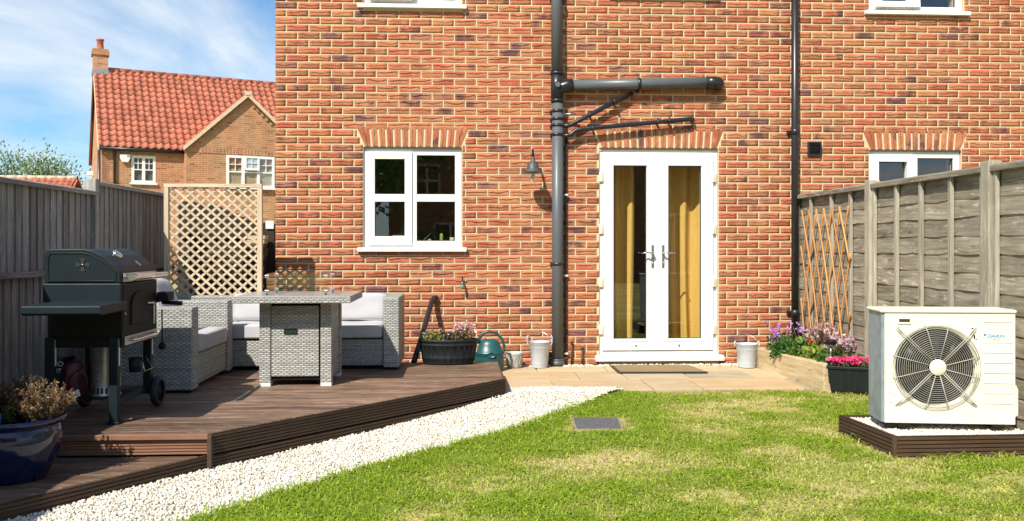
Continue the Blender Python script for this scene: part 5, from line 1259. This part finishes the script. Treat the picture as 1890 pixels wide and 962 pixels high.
m = MB(); m.tube([(BX1 + .012, -3.47, .645), (BX1 + .04, -3.46, .645), (BX1 + .045, -3.44, .645), (BX1 + .045, -3.08, .645), (BX1 + .04, -3.06, .645), (BX1 + .012, -3.05, .645)], .009, 10); m.build('handle', CHROME, dw)
m = MB(); m.box(BX0 + .02, BX1 + .006, BY0 + .02, BY1 - .02, .61, .674); m.build('ash_pan', BLACKM, bq)
m = MB(); m.box(BX1 + .001, BX1 + .006, -3.565, -3.0, 1.004, 1.058); m.build('handle_backplate', STEEL, lid, bevel=.002)
m = MB(); m.tube([(BX1 + .006, -3.50, 1.034), (BX1 + .045, -3.50, 1.034)], .012, 10); m.tube([(BX1 + .006, -3.06, 1.034), (BX1 + .045, -3.06, 1.034)], .012, 10)
m.tube([(BX1 + .05, -3.56, 1.034), (BX1 + .05, -3.50, 1.034), (BX1 + .05, -3.25, 1.034), (BX1 + .05, -2.93, 1.034)], [.022, .023, .019, .016], 14); m.build('lid_handle', CHROME, lid)
tM = Matrix.Translation((-2.165, -3.37, 1.168)) @ Matrix.Rotation(R(38), 4, 'Y')
m = MB(); m.lathe([(0, .016), (.026, .016), (.034, .008), (.034, 0)], (0, 0, 0), 20, tM); m.build('thermometer', CHROME, lid)
m = MB(); m.prism([(0, 0), (.045, 0), (.045, .02), (0, .02)], 0, .003, 'z', Matrix.Translation((-2.11, -3.22, 1.125)) @ Matrix.Rotation(R(40), 4, 'Y')); m.build('badge', STEEL, lid)
# side shelves
m = MB(); m.prism([(-3.995, .888), (-3.605, .892), (-3.605, .842), (-3.98, .835), (-3.995, .845)], -2.447, -2.012, 'x'); m.build('side_shelf', BBQ, bq, bevel=.006)
m = MB(); m.box(-2.44, -2.05, -2.972, -2.74, .842, .888); m.build('side_shelf', BBQ, bq, bevel=.006)
m = MB(); m.box(-2.04, -1.965, -3.02, -2.90, .855, .915); m.build('front_bracket', BLACKM, bq, bevel=.003)
m = MB(); m.tube([(-2.03, -2.95, .842), (-1.955, -2.94, .838), (-1.90, -2.935, .835)], [.011, .014, .015], 10); m.build('crank_handle', BLACKM, bq)
for z in (.872, .815):
    m = MB(); m.tube([(BX1 + .012, -3.60, z), (BX1 + .03, -3.61, z + .012), (BX1 + .036, -3.60, z - .006), (BX1 + .02, -3.57, z - .012)], .004, 6); m.build('tool_hook', STEEL, bq)
for (x, y, nm, z0) in ((-2.10, -3.575, 'leg', .002), (-2.475, -3.575, 'leg', .002), (-2.10, -3.01, 'leg', .10), (-2.475, -3.01, 'leg', .10)):
    m = MB(); m.box(x - .026, x + .026, y - .024, y + .024, DECK_Z + z0, .674); lg = m.build(nm, BBQ, bq, bevel=.004)
    if z0 < .05: m = MB(); m.box(x - .037, x + .037, y - .034, y + .034, DECK_Z + .0005, DECK_Z + .014); m.build('foot_plate', BBQ, lg, bevel=.003)
    m = MB(); m.box(x + .0265, x + .029, y - .006, y + .008, .50, .66); m.build('reflector_strip', UPVC, lg)
for x in (-2.10, -2.475):
    m = MB(); m.box(x - .012, x + .012, -3.55, -3.034, .262, .288); m.build('rack_rail', BBQ, bq, bevel=.003)
for k in range(11):
    x = -2.45 + k * .0325; m = MB(); m.box(x, x + .014, -3.55, -3.034, .289, .294); m.build('rack_bar', BLACKM, bq)
for x, s_ in ((-2.045, 1), (-2.52, -1)):
    wM = Matrix.Translation((x, -2.985, DECK_Z + .102)) @ Matrix.Rotation(R(90), 4, 'Y')
    m = MB(); m.lathe([(.070, -.020), (.090, -.022), (.101, -.012), (.101, .012), (.090, .022), (.070, .020)], (0, 0, 0), 30, wM); wh = m.build('wheel', TYRE, bq)
    m = MB(); m.lathe([(0, .012), (.022, .014), (.03, .006), (.07, .006), (.07, -.006), (.03, -.006), (.022, -.014), (0, -.012)], (0, 0, 0), 24, wM); m.build('rim', BLACKM, wh)
m = MB(); m.tube([(-2.52, -2.985, DECK_Z + .102), (-2.045, -2.985, DECK_Z + .102)], .008, 8); m.build('axle', BLACKM, bq)
bt = thing('barbecue_brush', 'black long-handled tool hanging by the front of the barbecue', 'tool', (-2.0, -3.02, .55))
m = MB(); m.tube([(-2.006, -3.02, .80), (-2.004, -3.02, .58)], .005, 8); m.build('handle', BLACKM, bt)
m = MB(); m.lathe([(0, -.045), (.018, -.04), (.026, -.02), (.018, 0), (0, .006)], (-2.004, -3.02, .575), 12); m.build('head', BLACKM, bt)
bb_ = thing('bottle_rack', 'wire-handled dark tin hanging between the barbecue legs', 'tin', (-2.07, -3.2, .45))
m = MB(); m.lathe([(0, 0), (.035, 0), (.04, .09), (.032, .09), (0, .01)], (-2.09, -3.27, .42), 16); m.build('tin', BBQ, bb_)
m = MB(); m.tube([(-2.05, -3.27, .51), (-2.01, -3.33, .43), (-1.99, -3.25, .44), (-2.04, -3.22, .505)], .004, 6); m.build('wire_handle', CHROME, bb_)
# chimney starter
cs = thing('chimney_starter', 'dull silver charcoal chimney starter on the barbecue rack', 'chimney starter', (-2.215, -3.42, .295))
m = MB(); m.lathe([(.088, .0), (.090, .002), (.090, .006), (.087, .012), (.087, .305), (.090, .310), (.085, .312), (.083, .30), (.083, .012)], (-2.222, -3.40, .296), 32); m.build('tube', STEEL, cs)
for k in range(22):
    a = 2 * math.pi * k / 22; M_ = Matrix.Translation((-2.222, -3.40, 0)) @ Matrix.Rotation(a, 4, 'Z'); m = MB(); m.box(.086, .0885, -.0065, .0065, .315, .350, M_); m.build('vent_slot', SEAL, cs)
for z in (.39, .42, .45, .48):
    a = R(-100); M_ = Matrix.Translation((-2.222, -3.40, 0)) @ Matrix.Rotation(a, 4, 'Z'); m = MB(); m.box(.086, .0885, -.004, .004, z, z + .008, M_); m.build('vent_hole', SEAL, cs)
m = MB(); m.box(-2.158, -2.134, -3.505, -3.49, .345, .575); m.tube([(-2.146, -3.47, .56), (-2.146, -3.50, .562)], .006, 6); m.tube([(-2.146, -3.47, .37), (-2.146, -3.50, .37)], .006, 6); m.build('handle', CREAM, cs, bevel=.004)
def lump(name, c, s, mat, parent, seed, amp=.16):
    V0, F0 = ico(4); g_ = np.random.default_rng(seed); K = g_.normal(size=(9, 3)) * 3; ph = g_.uniform(0, 6, 9)
    d = 1 + sum(amp / 3 * np.sin(V0 @ K[i_] + ph[i_]) for i_ in range(9)); V = V0 * d[:, None]; V = np.sign(V) * np.abs(V) ** .75 * np.array(s); V[:, 2] = np.maximum(V[:, 2], -s[2] * .9)
    return np_mesh(name, V + np.array(c) - np.array(world_off(parent)), F0, mat, parent=parent, smooth=True)
cb = thing('charcoal_bag', 'black and maroon charcoal bag slumped on the barbecue rack', 'bag', (-2.4, -3.35, .295))
lump('bag', (-2.465, -3.38, .415), (.085, .10, .125), simple('black_paper', (.010, .010, .012), None, .5, bstr=.4, scale=20), cb, 1)
lump('bag_side', (-2.385, -3.43, .385), (.055, .07, .105), simple('maroon_paper', (.11, .025, .035), (.07, .015, .025), .4, scale=14, bstr=.6, bdist=.01), cb, 2, .3)
WHT = simple('white_print', (.6, .62, .68), None, .6, bstr=0)
text('TIO', .042, WHT, cb, (-2.512 + 2.4, -3.487 + 3.35, .487 - .295), (R(86), 0, R(4)), 0, 'bag_print'); text('NIT', .036, WHT, cb, (-2.510 + 2.4, -3.492 + 3.35, .448 - .295), (R(88), 0, R(4)), 0, 'bag_print')
m = MB(); m.prism([(-2.385, .335), (-2.335, .352), (-2.322, .312), (-2.37, .295)], -3.53, -3.52, 'y'); m.build('bag_label', UPVC, cb)

# ------------------------------------------------------------------ BLUE POT OF HEATHER
PX, PY = -2.305, -4.36
bp = thing('glazed_pot', 'cobalt blue glazed pot of dry heather on the lower deck step', 'pot', (PX, PY, TREAD_Z))
m = MB(); m.lathe([(0, 0), (.155, 0), (.165, .02), (.205, .10), (.228, .18), (.232, .235), (.222, .268), (.218, .275)], (PX, PY, TREAD_Z + .001), 56); m.build('pot', BLUEGLAZE, bp)
m = MB(); m.lathe([(.219, .273), (.240, .290), (.250, .302), (.250, .314), (.240, .320), (.222, .314), (.212, .29), (.205, .25)], (PX, PY, TREAD_Z + .001), 56); m.build('rim', BLUEGLAZE, bp)
m = MB(); m.lathe([(0, .275), (.212, .272), (.212, .26)], (PX, PY, TREAD_Z), 30); m.build('soil', SOILM, bp)
def heather(c, rad, h, n, label, pal, seed):
    g_ = np.random.default_rng(seed); t_ = thing('heather_plant', label, 'plant', (c[0], c[1], .30), group='heathers in the blue pot')
    stm = MB(); P_ = []; Dd = []
    for q in range(n):
        a = g_.uniform(0, 6.28); r_ = rad * math.sqrt(g_.uniform(0, 1)); hh = h * g_.uniform(.55, 1.05) * (1 - .25 * (r_ / rad) ** 2)
        p0 = Vector((c[0] + .3 * r_ * math.cos(a), c[1] + .3 * r_ * math.sin(a), .30)); p2 = Vector((c[0] + r_ * math.cos(a), c[1] + r_ * math.sin(a), .30 + hh)); p1 = p0.lerp(p2, .5) + Vector((0, 0, .03))
        stm.tube([p0, p1, p2], [.0022, .0018, .0012], 4)
        d2 = (p2 - p1).normalized()
        for f in np.linspace(.2, 1.02, 26):
            p = p0.lerp(p1, f * 2) if f < .5 else p1.lerp(p2, f * 2 - 1)
            for _ in range(2): P_.append(tuple(p)); v_ = g_.normal(size=3) * .7 + np.array(d2) * .8; Dd.append(v_)
    stm.build('stem', simple('heather_stem', (.10, .065, .04), None, .8, bstr=0), t_)
    P_ = np.array(P_); leaves('sprigs', P_, .0165, pick(g_, len(P_), pal), LEAF, t_, seed + 1, 2.2, 0, .25, np.array(Dd))
TAN = [(.22, .13, .065), (.30, .19, .10), (.15, .085, .05), (.36, .25, .14)]; DRB = [(.12, .075, .045), (.17, .11, .06), (.08, .055, .035), (.13, .10, .045)]
heather((PX - .09, PY - .03), .19, .22, 120, 'dull brown heather on the fence side of the blue pot', DRB, 301)
heather((PX + .03, PY + .08), .14, .25, 80, 'tall dark brown heather at the back of the blue pot', DRB + [(.09, .10, .03)], 303)
heather((PX + .15, PY + .0), .16, .22, 110, 'tan dry heather leaning out over the barbecue side of the pot', TAN, 305)
g_ = np.random.default_rng(9); t_ = thing('young_shoot', 'fresh green shoot amid the dry heather', 'plant', (PX + .02, PY - .07, .31))
leaves('leaves', np.stack([g_.normal(PX + .02, .012, 60), g_.normal(PY - .08, .012, 60), .32 + g_.uniform(0, .09, 60)], 1), .03, (.06, .14, .025), LEAF, t_, 5, 4, 1.2)
m = MB(); m.tube([(PX + .02, PY - .08, .30), (PX + .02, PY - .08, .44)], .003, 5); m.build('stem', simple('green_stem', (.08, .15, .03), None, .6, bstr=0), t_)
pt = thing('plant_label', 'blue plastic plant label stuck in the blue pot', 'label', (PX, PY - .15, .31))
m = MB(); m.prism([(PX - .016, .30), (PX + .016, .30), (PX + .018, .385), (PX + .004, .402), (PX - .004, .402), (PX - .018, .385)], PY - .152, PY - .150, 'y'); m.build('stake', simple('label_blue', (.03, .09, .32), None, .4), pt)
m = MB(); m.box(PX - .036, PX + .014, PY - .156, PY - .153, .302, .320); m.build('tag', UPVC, pt)
m = MB(); m.box(PX - .030, PX + .004, PY - .158, PY - .1565, .321, .338); m.build('tag', simple('tag_green', (.03, .22, .10), None, .5), pt)

# ------------------------------------------------------------------ FAR HOUSE (local frame: x along the front, y into the depth)
fh = thing('pantile_house', 'brick house with red pantile roof and front gable beyond the fence', 'house', (-13.23, 24, 0), R(25))
def fbox(a, name, mat, par=None, bev=0, uv='h'): m_ = MB(); m_.box(*a); return m_.build(name, mat, par or fh, bevel=bev, world=False, uv=uv)
EV, RZ, HD, FL = 4.95, 8.32, 3.45, 7.6
pitch_a = math.atan2(RZ - EV, HD)
m = MB(); m.plate(0, FL, -.1, EV, [(1.0, 1.84, 3.6, 4.62)], 0, .3); m.build('front_wall', FARBRICK, fh, world=False)
m = MB(); m.prism([(0, -.1), (2 * HD, -.1), (2 * HD, EV), (HD, RZ - .05), (0, EV)], -.012, .25, 'x'); m.build('gable_wall', GABLEBRICK, fh, world=False)
m = MB(); m.prism([(0, -.1), (2 * HD, -.1), (2 * HD, EV), (HD, RZ - .05), (0, EV)], FL - .25, FL, 'x'); m.build('gable_wall', FARBRICK, fh, world=False)
fbox((.26, FL - .26, 2 * HD - .3, 2 * HD, -.1, EV), 'rear_wall', FARBRICK)
m = MB(); m.prism([(-.12, EV - .12), (HD, RZ - .02), (2 * HD + .12, EV - .12), (2 * HD + .12, EV - .2), (HD, RZ - .12), (-.12, EV - .2)], -.10, FL + .1, 'x'); rfo = m.build('roof', DARKWOOD, fh, world=False)
# pantiles: one rolled tile mesh
def pantile(w, l):
    V = []; Fc = []; ns = 6
    for k, (yy, dz) in enumerate(((0, .03), (l, 0))):
        for i_ in range(ns + 1):
            u = i_ / ns; z = .055 * math.sin(u * 2 * math.pi) * (1.0 if u < .5 else .55) + dz; V.append((u * w, yy, z))
    nn = ns + 1
    for i_ in range(ns): Fc.append((i_, i_ + 1, nn + i_ + 1, nn + i_))
    o = len(V)
    for i_ in range(nn): v = V[i_]; V.append((v[0], 0, v[2] - .03))
    for i_ in range(ns): Fc.append((o + i_, o + i_ + 1, i_ + 1, i_))
    return V, Fc
TW, SL = .262, HD / math.cos(pitch_a) + .14; NRW = 15; TL = SL / NRW
tv, tf = pantile(TW, TL * 1.02)
tme = bpy.data.meshes.new('roof_tile'); tme.from_pydata(tv, [], tf); tme.polygons.foreach_set('use_smooth', [True] * 6 + [False] * 6); tme.materials.append(PANTILE)
Mr = Matrix.Translation((-.12, -.14, EV - .10 + .02)) @ Matrix.Rotation(pitch_a, 4, 'X')
NC = int((FL + .2) / TW); cnt = 0; restV, restF = [], []
cells = [(r_, c) for r_ in range(NRW) for c in range(NC)]
cells.sort(key=lambda t_: t_[1] * 1.0 - t_[0] * .05)
for (r_, c) in cells:
    Mt = Mr @ Matrix.Translation((c * TW, r_ * TL, .012))
    if c * TW > 2.85 and (r_ * TL * math.sin(pitch_a)) < (2.05 - abs(c * TW - 5.05)) * .92 - .25: continue    # under the cross gable
    if cnt < 300:
        o = bpy.data.objects.new('roof_tile', tme); COL.objects.link(o); o.parent = rfo; o.matrix_local = Mt; cnt += 1
    else:
        b0 = len(restV); restV += [tuple(Mt @ Vector(v)) for v in tv]; restF += [[i_ + b0 for i_ in f] for f in tf]
m = MB(); m.v = restV; m.f = restF; m.mi = [0] * len(restF); m.sm = [True] * len(restF); o = m.build('roof_tiling', PANTILE, rfo, world=False); o['kind'] = 'stuff'
for k in range(17):
    m = MB(); x = .40 + k * .44; m.lathe([(.115, 0), (.115, .43), (.09, .43)], (0, 0, 0), 12, Matrix.Translation((x, HD, RZ + .02)) @ Matrix.Rotation(R(90), 4, 'Y')); m.build('ridge_tile', PANTILE, rfo, world=False)
# verge, gutter, downpipe
for sgn in (0, 1):
    m = MB(); p0, p1 = ((-.10, EV - .10), (HD, RZ)) if sgn == 0 else ((2 * HD + .1, EV - .10), (HD, RZ))
    m.prism([(p0[0], p0[1] - .10), (p0[0], p0[1] + .03), (p1[0], p1[1] + .03), (p1[0], p1[1] - .10)], -.14, -.06, 'x'); m.build('verge', VERGE if sgn == 0 else PANTILE, fh, world=False)
m = MB(); m.lathe([(0, 0), (.06, 0), (.06, 2.9), (0, 2.9)], (0, 0, 0), 10, Matrix.Translation((-.1, -.17, EV - .13)) @ Matrix.Rotation(R(90), 4, 'Y')); m.build('gutter', BLACKP, fh, world=False)
m = MB(); m.tube([(.42, -.14, EV - .15), (.42, -.06, EV - .3), (.42, -.05, 0)], .045, 8); m.build('downpipe', BLACKP, fh, world=False)
m = MB(); m.tube([(-.06, .55, 5.15), (-.06, .55, 0)], .055, 8); m.build('downpipe', BLACKP, fh, world=False)
for k in range(12):
    m = MB(); m.box(.05 + k * .22, .16 + k * .22, -.05, -.001, EV - .34, EV - .27); m.build('dentil', FARBRICK, fh, world=False)
# chimney
m = MB(); m.box(-.14, .40, HD - .30, HD + .30, RZ - .25, RZ + .62); ch = m.build('chimney', GABLEBRICK, fh, world=False)
m = MB(); m.box(-.19, .45, HD - .35, HD + .35, RZ + .55, RZ + .72); m.box(-.16, .42, HD - .32, HD + .32, RZ + .721, RZ + .80); m.build('chimney_cap', FARBRICK, ch, world=False)
m = MB(); m.lathe([(.13, 0), (.15, .03), (.13, .06), (.12, .36), (.15, .38), (.15, .43), (.10, .43), (.10, .1)], (.13, HD, RZ + .80), 18); m.build('chimney_pot', TERRA, ch, world=False)
m = MB(); m.box(-.17, .43, HD - .33, HD + .33, RZ - .22, RZ - .02); m.build('flashing', LEAD, ch, world=False)
# cross gable wing
WP = -.72; wx0, wx1, wap = 2.84, 7.30, 5.07; WEV = 4.98; WR = 7.05
m = MB()
poly = [(wx0, -.1), (wx1, -.1), (wx1, WEV), (wap, WR), (wx0, WEV)]
m.prism(poly, WP, WP + .25, 'y'); m.box(wx0 + .001, wx0 + .25, WP + .251, .0, -.1, WEV); m.box(wx1 - .25, wx1 - .001, WP + .251, 0, -.1, WEV); wing = m.build('gable_wing', FARBRICK, fh, world=False)
for sgn in (-1, 1):
    e = wx0 - .12 if sgn < 0 else wx1 + .12; ez = WEV - .10
    m = MB(); m.prism([(e, ez), (wap, WR + .02), (wap, WR + .12), (e, ez + .10)], WP - .10, 1.2 if sgn > 0 else 1.2, 'y'); m.build('wing_roof', PANTILE, fh, world=False)
    m = MB(); m.prism([(e, ez - .08), (wap, WR - .06), (wap, WR + .10), (e, ez + .08)], WP - .16, WP - .101, 'y'); m.build('verge_board', VERGE, fh, world=False)
    for k in range(13):
        f = (k + .6) / 14; x = e + (wap - e) * f; z = ez + (WR - ez) * f - .20
        m = MB(); m.box(x - .04, x + .04, WP - .05, WP - .001, z - .04, z + .04); m.build('dentil', FARBRICK, fh, world=False)
fbox((wap - .12, wap + .12, WP - .18, WP - .10, WR + .0, WR + .16), 'apex_cap', VERGE)
def fwin(x0, x1, z0, z1, y, lights, arched=False):
    m_ = MB(); holes = []; w = (x1 - x0 - .08) / lights
    for k in range(lights):
        a, b = x0 + .04 + k * w + .055, x0 + .04 + (k + 1) * w - .055; h = z1 - z0
        zs = [z0 + .09, z0 + h * .46, z0 + h * .50, z0 + h * .70, z0 + h * .725, z1 - .10]
        holes.append((a, b, zs[0], zs[1])); mx = (a + b) / 2
        for (c, d) in ((a, mx - .012), (mx + .012, b)): holes += [(c, d, zs[2], zs[3]), (c, d, zs[4], zs[5])]
    m_.plate(x0, x1, z0, z1, holes, y - .03, y + .06); wo = m_.build('window', UPVC, fh, world=False)
    for h in holes[::5]:
        p = MB(); p.box(h[0] - .01, h[1] + .01, y + .02, y + .03, h[2], z1 - .08); p.build('pane', GLASS, wo, world=False)
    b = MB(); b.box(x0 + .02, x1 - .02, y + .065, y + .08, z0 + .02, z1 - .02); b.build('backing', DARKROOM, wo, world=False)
    if lights == 3:
        for k in (0, 1, 2):
            a = x0 + .04 + k * w + .06
            for q in range(13): s = MB(); s.box(a, a + w - .12, y + .035, y + .05, z0 + .12 + q * .045, z0 + .14 + q * .045); s.build('blind_slat', CREAM, wo, world=False)
    s = MB(); s.box(x0 - .06, x1 + .06, y - .10, y + .02, z0 - .07, z0 - .002); s.build('sill', UPVC, wo, world=False)
    return wo
fwin(1.0, 1.84, 3.6, 4.62, 0.02, 2)
w3 = fwin(4.28, 6.10, 3.50, 4.72, WP - .04, 3)
m = MB(); m.plate(4.28 + .66, 4.28 + 1.22, 4.16, 4.70, [(4.28 + .73, 4.28 + .93, 4.24, 4.42), (4.28 + .95, 4.28 + 1.15, 4.24, 4.42), (4.28 + .73, 4.28 + .93, 4.44, 4.63), (4.28 + .95, 4.28 + 1.15, 4.44, 4.63)], WP - .16, WP - .11); m.build('open_vent', UPVC, w3, world=False)
m = MB(); m.box(4.28 + .72, 4.28 + 1.16, WP - .13, WP - .12, 4.23, 4.64); m.build('vent_pane', simple('painted_reflection', (.45, .52, .58), None, .1), w3, world=False)  # the pane's pale reflection is painted as an opaque colour
for k in range(26):
    x = 3.3 + k * .13; m = MB(); m.box(x, x + .115, WP - .02, WP - .0005, 4.76, 4.98); m.build('soldier_brick', FARBRICK if k % 3 else GABLEBRICK, fh, world=False)
m = MB(); m.prism([(.60, 4.63), (.95, 4.63), (.95, 4.48), (.88, 4.34), (.68, 4.34), (.60, 4.48)], -.12, -.001, 'y'); ab = m.build('alarm_box', UPVC, fh, world=False, bevel=.01)
m = MB(); m.box(.84, .93, -.125, -.1205, 4.53, 4.60); m.build('alarm_mark', LEAD, ab, world=False)
m = MB(); m.box(-.25, -.0125, 5.9, 6.1, 4.25, 4.42); m.build('wall_light', UPVC, fh, world=False)

# garage roof far left
gh = thing('pantile_garage', 'low far building showing only its red pantile roof over the fence', 'building', (-26.5, 33, 0), R(4))
GRZ, GEV = 4.62, 2.6
m = MB(); m.box(0, 7.35, 0, 5, -.1, GEV); m.build('wall', FARBRICK, gh, world=False)
m = MB(); m.prism([(-.2, GEV - .1), (2.5, GRZ), (5.2, GEV - .1), (5.2, GEV - .2), (2.5, GRZ - .1), (-.2, GEV - .2)], -.1, 7.5, 'x'); gro = m.build('roof', PANTILE, gh, world=False)
pa = math.atan2(GRZ - GEV + .1, 2.7); nr = 11; tl = 3.35 / nr
tv2, tf2 = pantile(.30, tl * 1.02); tm2 = bpy.data.meshes.new('roof_tile'); tm2.from_pydata(tv2, [], tf2); tm2.polygons.foreach_set('use_smooth', [True] * 6 + [False] * 6); tm2.materials.append(PANTILE)
Mg = Matrix.Translation((-.1, -.22, GEV - .08)) @ Matrix.Rotation(pa, 4, 'X')
for r_ in range(nr):
    for c in range(25):
        if nr - r_ > 5: continue
        o = bpy.data.objects.new('roof_tile', tm2); COL.objects.link(o); o.parent = gro; o.matrix_local = Mg @ Matrix.Translation((c * .30, r_ * tl, .02))
for k in range(16):
    m = MB(); m.lathe([(.13, 0), (.13, .46), (.1, .46)], (0, 0, 0), 10, Matrix.Translation((-.05 + k * .47, 2.5, GRZ + .0)) @ Matrix.Rotation(R(90), 4, 'Y')); m.build('ridge_tile', VERGE, gro, world=False)

# trees
def tree(loc, h, crown_r, label, pal, seed, group, nl=5200, ls=.20):
    g_ = np.random.default_rng(seed); t_ = thing('willow_tree', label, 'tree', loc, group=group)
    tr_ = MB(); tr_.tube([(0, 0, -.2), (.1, 0, h * .25), (.05, .1, h * .5)], [.30, .22, .14], 8); P_ = []; D_l = []
    for q in range(34):
        a = g_.uniform(0, 6.28); el = g_.uniform(.15, 1.35); L = crown_r * g_.uniform(.7, 1.15); z0 = h * g_.uniform(.15, .5)
        e = np.array([math.cos(a) * math.cos(el) * L, math.sin(a) * math.cos(el) * L, z0 + math.sin(el) * (h - z0) * g_.uniform(.75, 1.02)]); b0 = np.array([.05, .05, z0]); mid_ = b0 * .5 + e * .5 + np.array([0, 0, .3])
        tr_.tube([b0, mid_, e], [.07, .04, .012], 5)
        m_ = nl // 34
        f = g_.uniform(.25, 1.05, m_)[:, None]; p = np.where(f < .5, b0 + (mid_ - b0) * f * 2, mid_ + (e - mid_) * (f * 2 - 1)) + g_.normal(size=(m_, 3)) * (.16 + .26 * (1 - np.abs(f - .6)))
        P_.append(p); D_l.append(np.tile(e - mid_, (m_, 1)) / np.linalg.norm(e - mid_) + g_.normal(size=(m_, 3)) * .6)
    tr_.build('trunk', BARK, t_, world=False); P_ = np.concatenate(P_)
    o = leaves('crown', P_, ls, pick(g_, len(P_), pal), LEAF, None, seed + 1, 2.6, 0, .25, np.concatenate(D_l)); o.parent = t_
SIL = [(.17, .25, .07), (.24, .32, .13), (.40, .46, .32), (.12, .19, .05), (.55, .60, .48)]; GRN = [(.16, .26, .05), (.20, .30, .06), (.11, .19, .035), (.28, .36, .13)]
for (x, y, h, r_, lab, pal, sd_) in ((-21.6, 38, 6.2, 2.2, 'silvery willow tree beside the gable end of the pantile house', SIL, 401), (-24.6, 41, 6.7, 2.5, 'green and silver willow tree just left of the silvery one', SIL + GRN, 402),
                                     (-28.0, 40, 6.3, 2.5, 'yellow-green willow tree behind the low red roof', GRN + SIL[2:3], 403), (-31.0, 42, 7.0, 2.7, 'pale green willow tree at the far left behind the roof', GRN + SIL[1:3], 404)):
    tree((x, y, 0), h, r_, lab, pal, sd_, 'willow trees beyond the fence')

# neighbours across the road behind the viewer, seen only as reflections in the panes
oh = thing('facing_house', 'brick house across the way mirrored in the kitchen window', 'house', (-1.4, -27, 0))
m = MB(); m.plate(-1.6, 14.5, -.1, 5.2, [(-.6, .5, 3.2, 4.6), (3.5, 4.7, 3.2, 4.6), (.2, 1.6, .2, 2.2)], .3, 0); m.build('wall', FARBRICK, oh, world=False)
m = MB(); m.prism([(.5, 5.1), (-3.4, 8.6), (-7.3, 5.1), (-7.3, 5.0), (-3.4, 8.45), (.5, 5.0)], -1.9, 14.8, 'x'); m.build('roof', PANTILE, oh, world=False)
m = MB(); m.box(-1.5, 14.4, -7, -.02, -.1, 5.1); m.build('core', FARBRICK, oh, world=False)
for (x0, x1, z0, z1) in ((-.6, .5, 3.2, 4.6), (3.5, 4.7, 3.2, 4.6), (.2, 1.6, .2, 2.2)):
    mx = (x0 + x1) / 2; m = MB(); m.plate(x0, x1, z0, z1, [(x0 + .1, mx - .05, z0 + .1, (z0 + z1) / 2 - .05), (mx + .05, x1 - .1, z0 + .1, (z0 + z1) / 2 - .05), (x0 + .1, mx - .05, (z0 + z1) / 2 + .05, z1 - .1), (mx + .05, x1 - .1, (z0 + z1) / 2 + .05, z1 - .1)], .24, .1); m.build('window', UPVC, oh, world=False)
t_ = thing('broadleaf_tree', 'dark tree across the way mirrored in the kitchen window', 'tree', (-4.2, -24, 0)); g_ = np.random.default_rng(8)
m = MB(); m.tube([(0, 0, -.1), (.1, 0, 2), (0, .1, 5)], [.3, .22, .1], 8); m.build('trunk', BARK, t_, world=False)
c = g_.normal(size=(40, 3)) * np.array([1.6, 1.2, 1.5]) + np.array([0, 0, 5]); P = c[g_.integers(0, 40, 4500)] + g_.normal(size=(4500, 3)) * .5
o = leaves('crown', P, .32, pick(g_, 4500, GRN), LEAF, None, 12, 1.6); o.parent = t_
